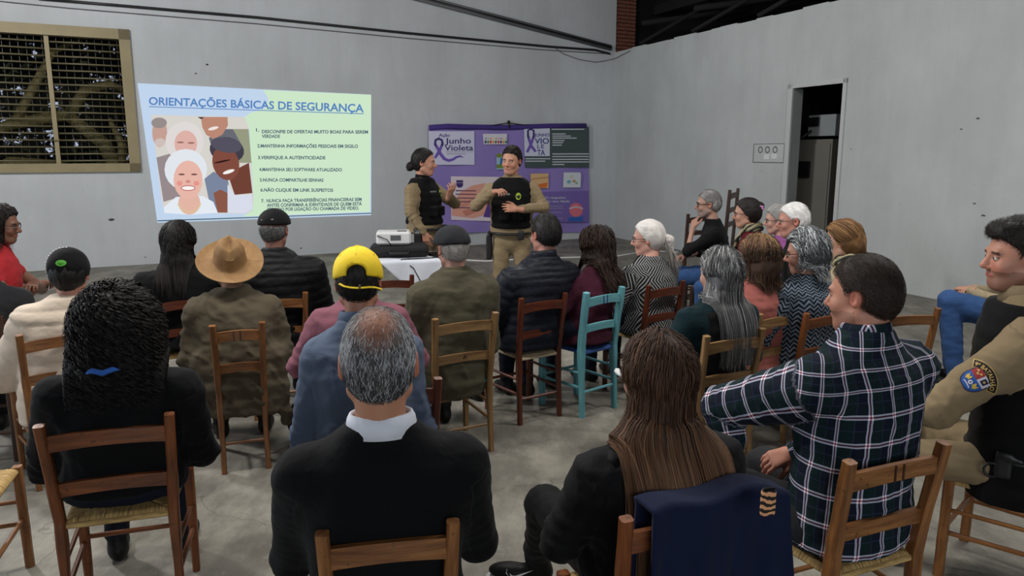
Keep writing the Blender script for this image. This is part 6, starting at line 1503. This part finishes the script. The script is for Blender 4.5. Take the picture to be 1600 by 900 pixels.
P = side_person('white haired man with glasses and dark navy jacket near the doorway', (1238, 345, 6.1), 70, hyaw=10, hpitch=6, tone=(202, 140, 120), res=.012, hres=.0055, nk=.70, hs=1.04, top=C_['black'], topname='jacket', amp=.006, puff=.008, legs=C_['djeans'], shoes=C_['shoe'], seed=34, fat=1.15, wide=1.1, brow=(180, 176, 172), collar=(C_['djeans'], .035, .074))
shell(P, 'm', .012, (206, 204, 202), (232, 230, 228), rough=.003); short_strands(P, 1200, .03, .0022, (196, 194, 192), (236, 236, 234), lift=.10); glasses(P, r=(.026, .017))
chair('dark brown ladder back chair of the white haired man', None, 70, 'darkwood', root=P['root'])
P = side_person('person in blue jeans and beige jacket seated behind the police officer', (1592, 372, 5.5), 66, hyaw=0, hpitch=4, tone=(190, 140, 116), res=.013, hres=.008, nk=.70, hs=.9, top=C_['beige'], topname='jacket', amp=.006, legs=C_['jeans'], shoes=C_['shoe'], seed=35, hands=[(-.02, .36, .74), (.05, .33, .74)], slim=1.15, knees=[(-.10, .48, .66), (.14, .44, .55)])
short_mid(P, 700, t=.010); chair('dark ladder back chair of the person in blue jeans', None, 66, 'darkwood', root=P['root'])
# blue jeans knees of a further listener between the ponytail woman and the grey haired woman: the bearded man's legs are his own
# empty chairs
chair_px('empty brown ladder back chair between the plaid shirt and the officer', (1398, 486), (1447, 487), kind='honey', h=.86, w=.34, yaw=12)
cr = at_z(45, 755, .445); ya = 8
chair('honey ladder back chair at the lower left corner, only its front corner in frame', None, -72, 'honey', root=(cr[0]-.245, cr[1]-.11))
fr = at_z(1078, 380, .5)
# ================================================================ two standing police officers
def officer_gear(P, s=1):
    vest(P, .10, .555, .040, .010, ex=[(s_box((P['hx']*.6-.07, P['cen'](.3)[1]+.165, P['z0']+.24), (.045, .030, .05), .012), .01), (s_box((P['hx']*.6+.06, P['cen'](.3)[1]+.165, P['z0']+.24), (.045, .030, .05), .012), .01)])
    belt(P, P['z0']+.06, (.180, .150), (0, -.01), h=.030)
    garment_piece(P, 'pouch', s_box((-.10, .135, P['z0']+.05), (.030, .022, .045), .01), (-.16, .08, P['z0']-.03), (-.04, .19, P['z0']+.13), .008, M['black'])
    garment_piece(P, 'holster', union([(s_box((.215, .02, P['z0']-.08), (.028, .045, .12), .015), 0), (s_cone((.215, -.02, P['z0']+.06), (.215, .05, P['z0']+.045), .020, .018), .01)]), (.15, -.08, P['z0']-.24), (.28, .12, P['z0']+.12), .009, M['black'])
    vb = [o for o in P['e'].children if o.name.startswith('ballistic_vest')][0]; bv = bvh_of(vb); cy = P['cen'](.4)[1]
    k = 14; el_ = lambda r1, r2: [(r1*math.cos(t), r2*math.sin(t)) for t in np.linspace(0, 2*math.pi, k+1)[:-1]]
    decal('chest_emblem', el_(.026, .034), [list(range(k))], plain('lime_emblem', (150, 176, 40), .6), bv, (-.075, cy+.1, P['z0']+.42), (-1, 0, 0), (0, 0, 1), .003, vb, .3)
    decal('emblem_band', [(-.02, -.006), (.02, -.006), (.02, .006), (-.02, .006)], [[0, 1, 2, 3]], M['black'], bv, (-.075, cy+.1, P['z0']+.42), (-1, 0, 0), (0, 0, 1), .005, vb, .3)
    decal('name_tape', [(-.05, -.008), (.05, -.008), (.05, .008), (-.05, .008)], [[0, 1, 2, 3]], M['rail'], bv, (.055, cy+.1, P['z0']+.44), (-1, 0, 0), (0, 0, 1), .003, vb, .3)
hd = px3(799, 251, 7.3); rt_ = (hd[0]+.0, hd[1]+.03)
P = person('standing male police officer with short dark hair, pointing while he speaks', hd, root=rt_, yaw=176, stand=True, seat=.93, nk=.715, hyaw=-18, hpitch=8, hroll=-4, tone=(196, 138, 110), res=.010, hres=.0048, fat=1.0, wide=1.12, sh=1.08, arm=1.05, brow=(24, 18, 16),
           top=C_['khaki'], topname='uniform_shirt', amp=.005, legs=C_['khaki'], shoes=C_['shoe'], seed=41, collar=(C_['khaki'], .030, .066),
           elbows=[(-.315, .05, 1.24), (.33, .10, 1.26)], hands=[(-.07, .27, 1.24), (.14, .30, 1.40)], handrot=[((1., .15, .12), (0, 1, .2)), ((-.55, .5, .12), (.1, .3, 1))], handcurl=(22, 45), slim=1.0)
short_mid(P, 1500, (18, 14, 13), (36, 29, 26), t=.013); officer_gear(P)
hd = px3(663, 254, 7.78)
P = person('standing female police officer with dark hair in a bun, in profile', hd, root=(hd[0]+.03, hd[1]+.02), yaw=-118, stand=True, seat=.93, nk=.715, fem=True, hyaw=24, hpitch=4, hs=1.04, tone=(196, 138, 112), res=.010, hres=.0048, fat=1.12, wide=1.14, sh=1.12, arm=1.05, brow=(24, 18, 16),
           top=C_['khaki'], topname='uniform_shirt', amp=.005, legs=C_['khaki'], shoes=C_['shoe'], seed=42, collar=(C_['vest'], .036, .064),
           elbows=[(-.25, .16, 1.24), (.27, -.03, 1.18)], hands=[(-.01, .25, 1.34), (.22, .10, .96)], handrot=[((.3, .5, .7), (.3, .7, -.3)), ((0, .25, -1.), (1, .1, 0))], handcurl=(30, 22), slim=1.08)
shell(P, 'f', .010, (16, 13, 13), (28, 23, 22), extra=[(s_ell((0, -.125, -.045), (.036, .036, .042)), .012)], region=lambda Q, d: smax(d, -.085-Q[:, 2], .01), rough=.002); short_strands(P, 700, .05, .0022, (15, 12, 12), (34, 28, 26), lift=0.)
officer_gear(P)
# ================================================================ projector table
tc_ = at_z(630, 398, .76); tc_ = np.array([-1.02, 7.30, 0])
tb = empty('table', 'small table under a white cloth that carries the projector', 'table', tuple(tc_), math.radians(12))
MB().box((0, 0, .745), (1.0, .62, .03), None, .005).ob('table_top', M['honey2'], tb, False)
for sx in (-1, 1):
    for sy in (-1, 1): MB().box((sx*.44, sy*.26, .365), (.05, .05, .73), None, .005).ob('leg', M['honey2'], tb, False)
# diamond laid cloth, one corner hanging towards the audience
e_ = empty('tablecloth', 'white tablecloth with one corner hanging in a point towards the audience', 'tablecloth', (tc_[0], tc_[1], .762), math.radians(12)); n = 60; V = []
def clothp(x, y):
    # flat coordinates -> draped
    ex = max(0, abs(x)-.51); ey = max(0, abs(y)-.32); z = 0; xx = max(-.51, min(.51, x)); yy = max(-.32, min(.32, y))
    if ey > 0: z -= ey; yy += math.copysign(.010+.05*ey+.012*math.sin(x*22)*min(1, ey*6), y)
    if ex > 0: z -= ex; xx += math.copysign(.010+.05*ex+.012*math.sin(y*22)*min(1, ex*6), x)
    return (xx, yy, max(z, -.74)+.002*math.sin(x*17+y*9))
for i in range(n):
    for j in range(n):
        a, b_ = i/(n-1), j/(n-1); V.append(clothp(.08+.63*(a-b_), -.05-.63*(a+b_-1)))
Fq = [[i*n+j, i*n+j+1, (i+1)*n+j+1, (i+1)*n+j] for i in range(n-1) for j in range(n-1)]
me = mkmesh('cloth_sheet', V, Fq, C_['white']); set_vec(me, 'guv', V); o = ob('cloth_sheet', me, e_); md = o.modifiers.new('t', 'SOLIDIFY'); md.thickness = .004; md.offset = 1
cs = empty('equipment_case', 'flat black padded case lying under the projector', 'case', (tc_[0]-.08, tc_[1]+.02, .768), math.radians(8))
MB().box((0, 0, .055), (.56, .36, .11), None, .03).ob('case_body', M['blackc'], cs); MB().tube([(-.10, -.185, .06), (-.08, -.22, .05), (.08, -.22, .05), (.10, -.185, .06)], .010, 6).ob('handle', M['black'], cs)
MB().tube([(-.275, -.176, .055), (0, -.186, .055), (.275, -.176, .055)], .004, 5).ob('zip', M['blackmetal'], cs)
pj = empty('projector', 'white projector standing on the flat black case', 'projector', (tc_[0]-.13, tc_[1]+.02, .880), math.radians(8))
MB().box((0, 0, .068), (.33, .26, .125), None, .018).ob('housing', M['white'], pj, False); MB().box((.02, -.131, .075), (.10, .004, .05), None, .001).ob('vent_grille', M['rail'], pj, False)
MB().box((.08, -.05, .133), (.09, .04, .006), None, .002).ob('control_panel', M['black'], pj, False); MB().lathe([(.0, 0), (.03, 0), (.034, .03), (.03, .05), (0, .05)], 16, (0, 0, 0)).ob('lens', M['black'], pj, tf=lambda V: np.stack([V[:, 0]-.07, V[:, 2]+.12, V[:, 1]+.07], 1))
for x in (-.12, .12): MB().lathe([(0, 0), (.014, 0), (.014, .01), (0, .01)], 10, (x, -.08, 0)).ob('foot', M['black'], pj)
MB().tube([(-.16, -.06, .06), (-.15, -.14, .10), (-.06, -.15, .06), (-.02, -.15, .0)], .005, 6).ob('power_lead', M['black'], pj)
lp = empty('laptop', 'black laptop standing half open behind the projector case', 'laptop', (tc_[0]+.34, tc_[1]+.04, .768), math.radians(-60))
MB().box((0, 0, .010), (.34, .24, .018), None, .004).ob('keyboard_base', M['blackmetal'], lp, False); R = np.array(Matrix.Rotation(math.radians(-75), 3, 'X')); MB().box((0, .15, .115), (.34, .225, .010), R, .003).ob('screen_lid', M['blackmetal'], lp, False)
cbl = MB().tube([tc_+np.array(p) for p in ((.40, -.02, .775), (.25, -.18, .772), (.05, -.25, .772), (-.02, -.29, .772), (.10, -.34, .70), (.25, -.42, .45), (.38, -.50, .20), (.45, -.55, .02))], .006, 6); props(cbl.ob('black_cable', M['black']), 'black cable trailing off the white tablecloth to the floor', 'cable')
cbl = MB().tube([at_z(x, y, .012) for x, y in ((700, 405), (760, 408), (830, 404), (900, 402), (960, 401), (990, 396), (1010, 392), (1060, 394))], .014, 6); props(cbl.ob('white_floor_cable', M['white']), 'white cable lying across the floor before the back wall', 'cable')
tp_ = at_z(741, 412, .02); q_ = at_y(769, 392, 7.6)
tri = empty('tripod_stand', 'black tripod stand mostly hidden behind the male officer legs', 'stand', (.12, 7.95, 0)); 
for k in range(3): a = math.radians(200+120*k); MB().tube([(.55*math.cos(a), .40*math.sin(a), .012), (0, 0, .42)], .011, 6).ob('leg', M['blackmetal'], tri)
MB().tube([(0, 0, .36), (0, 0, 1.0)], .014, 8).ob('pole', M['blackmetal'], tri)
bg = at_z(478, 668, .14); e_ = empty('black_bag', 'round black bag on the floor between the left chairs', 'bag', (bg[0], bg[1]+.1, 0)); V, Q = nets(union([(s_ell((0, 0, .15), (.14, .10, .15)), 0)]), (-.2, -.2, -.02), (.2, .2, .36), .012); ob('bag_body', mkmesh('bag_body', V, Q, M['blackc']), e_); MB().tube([(-.06, 0, .29), (-.04, 0, .37), (.04, 0, .37), (.06, 0, .29)], .010, 6).ob('strap', M['blackc'], e_)
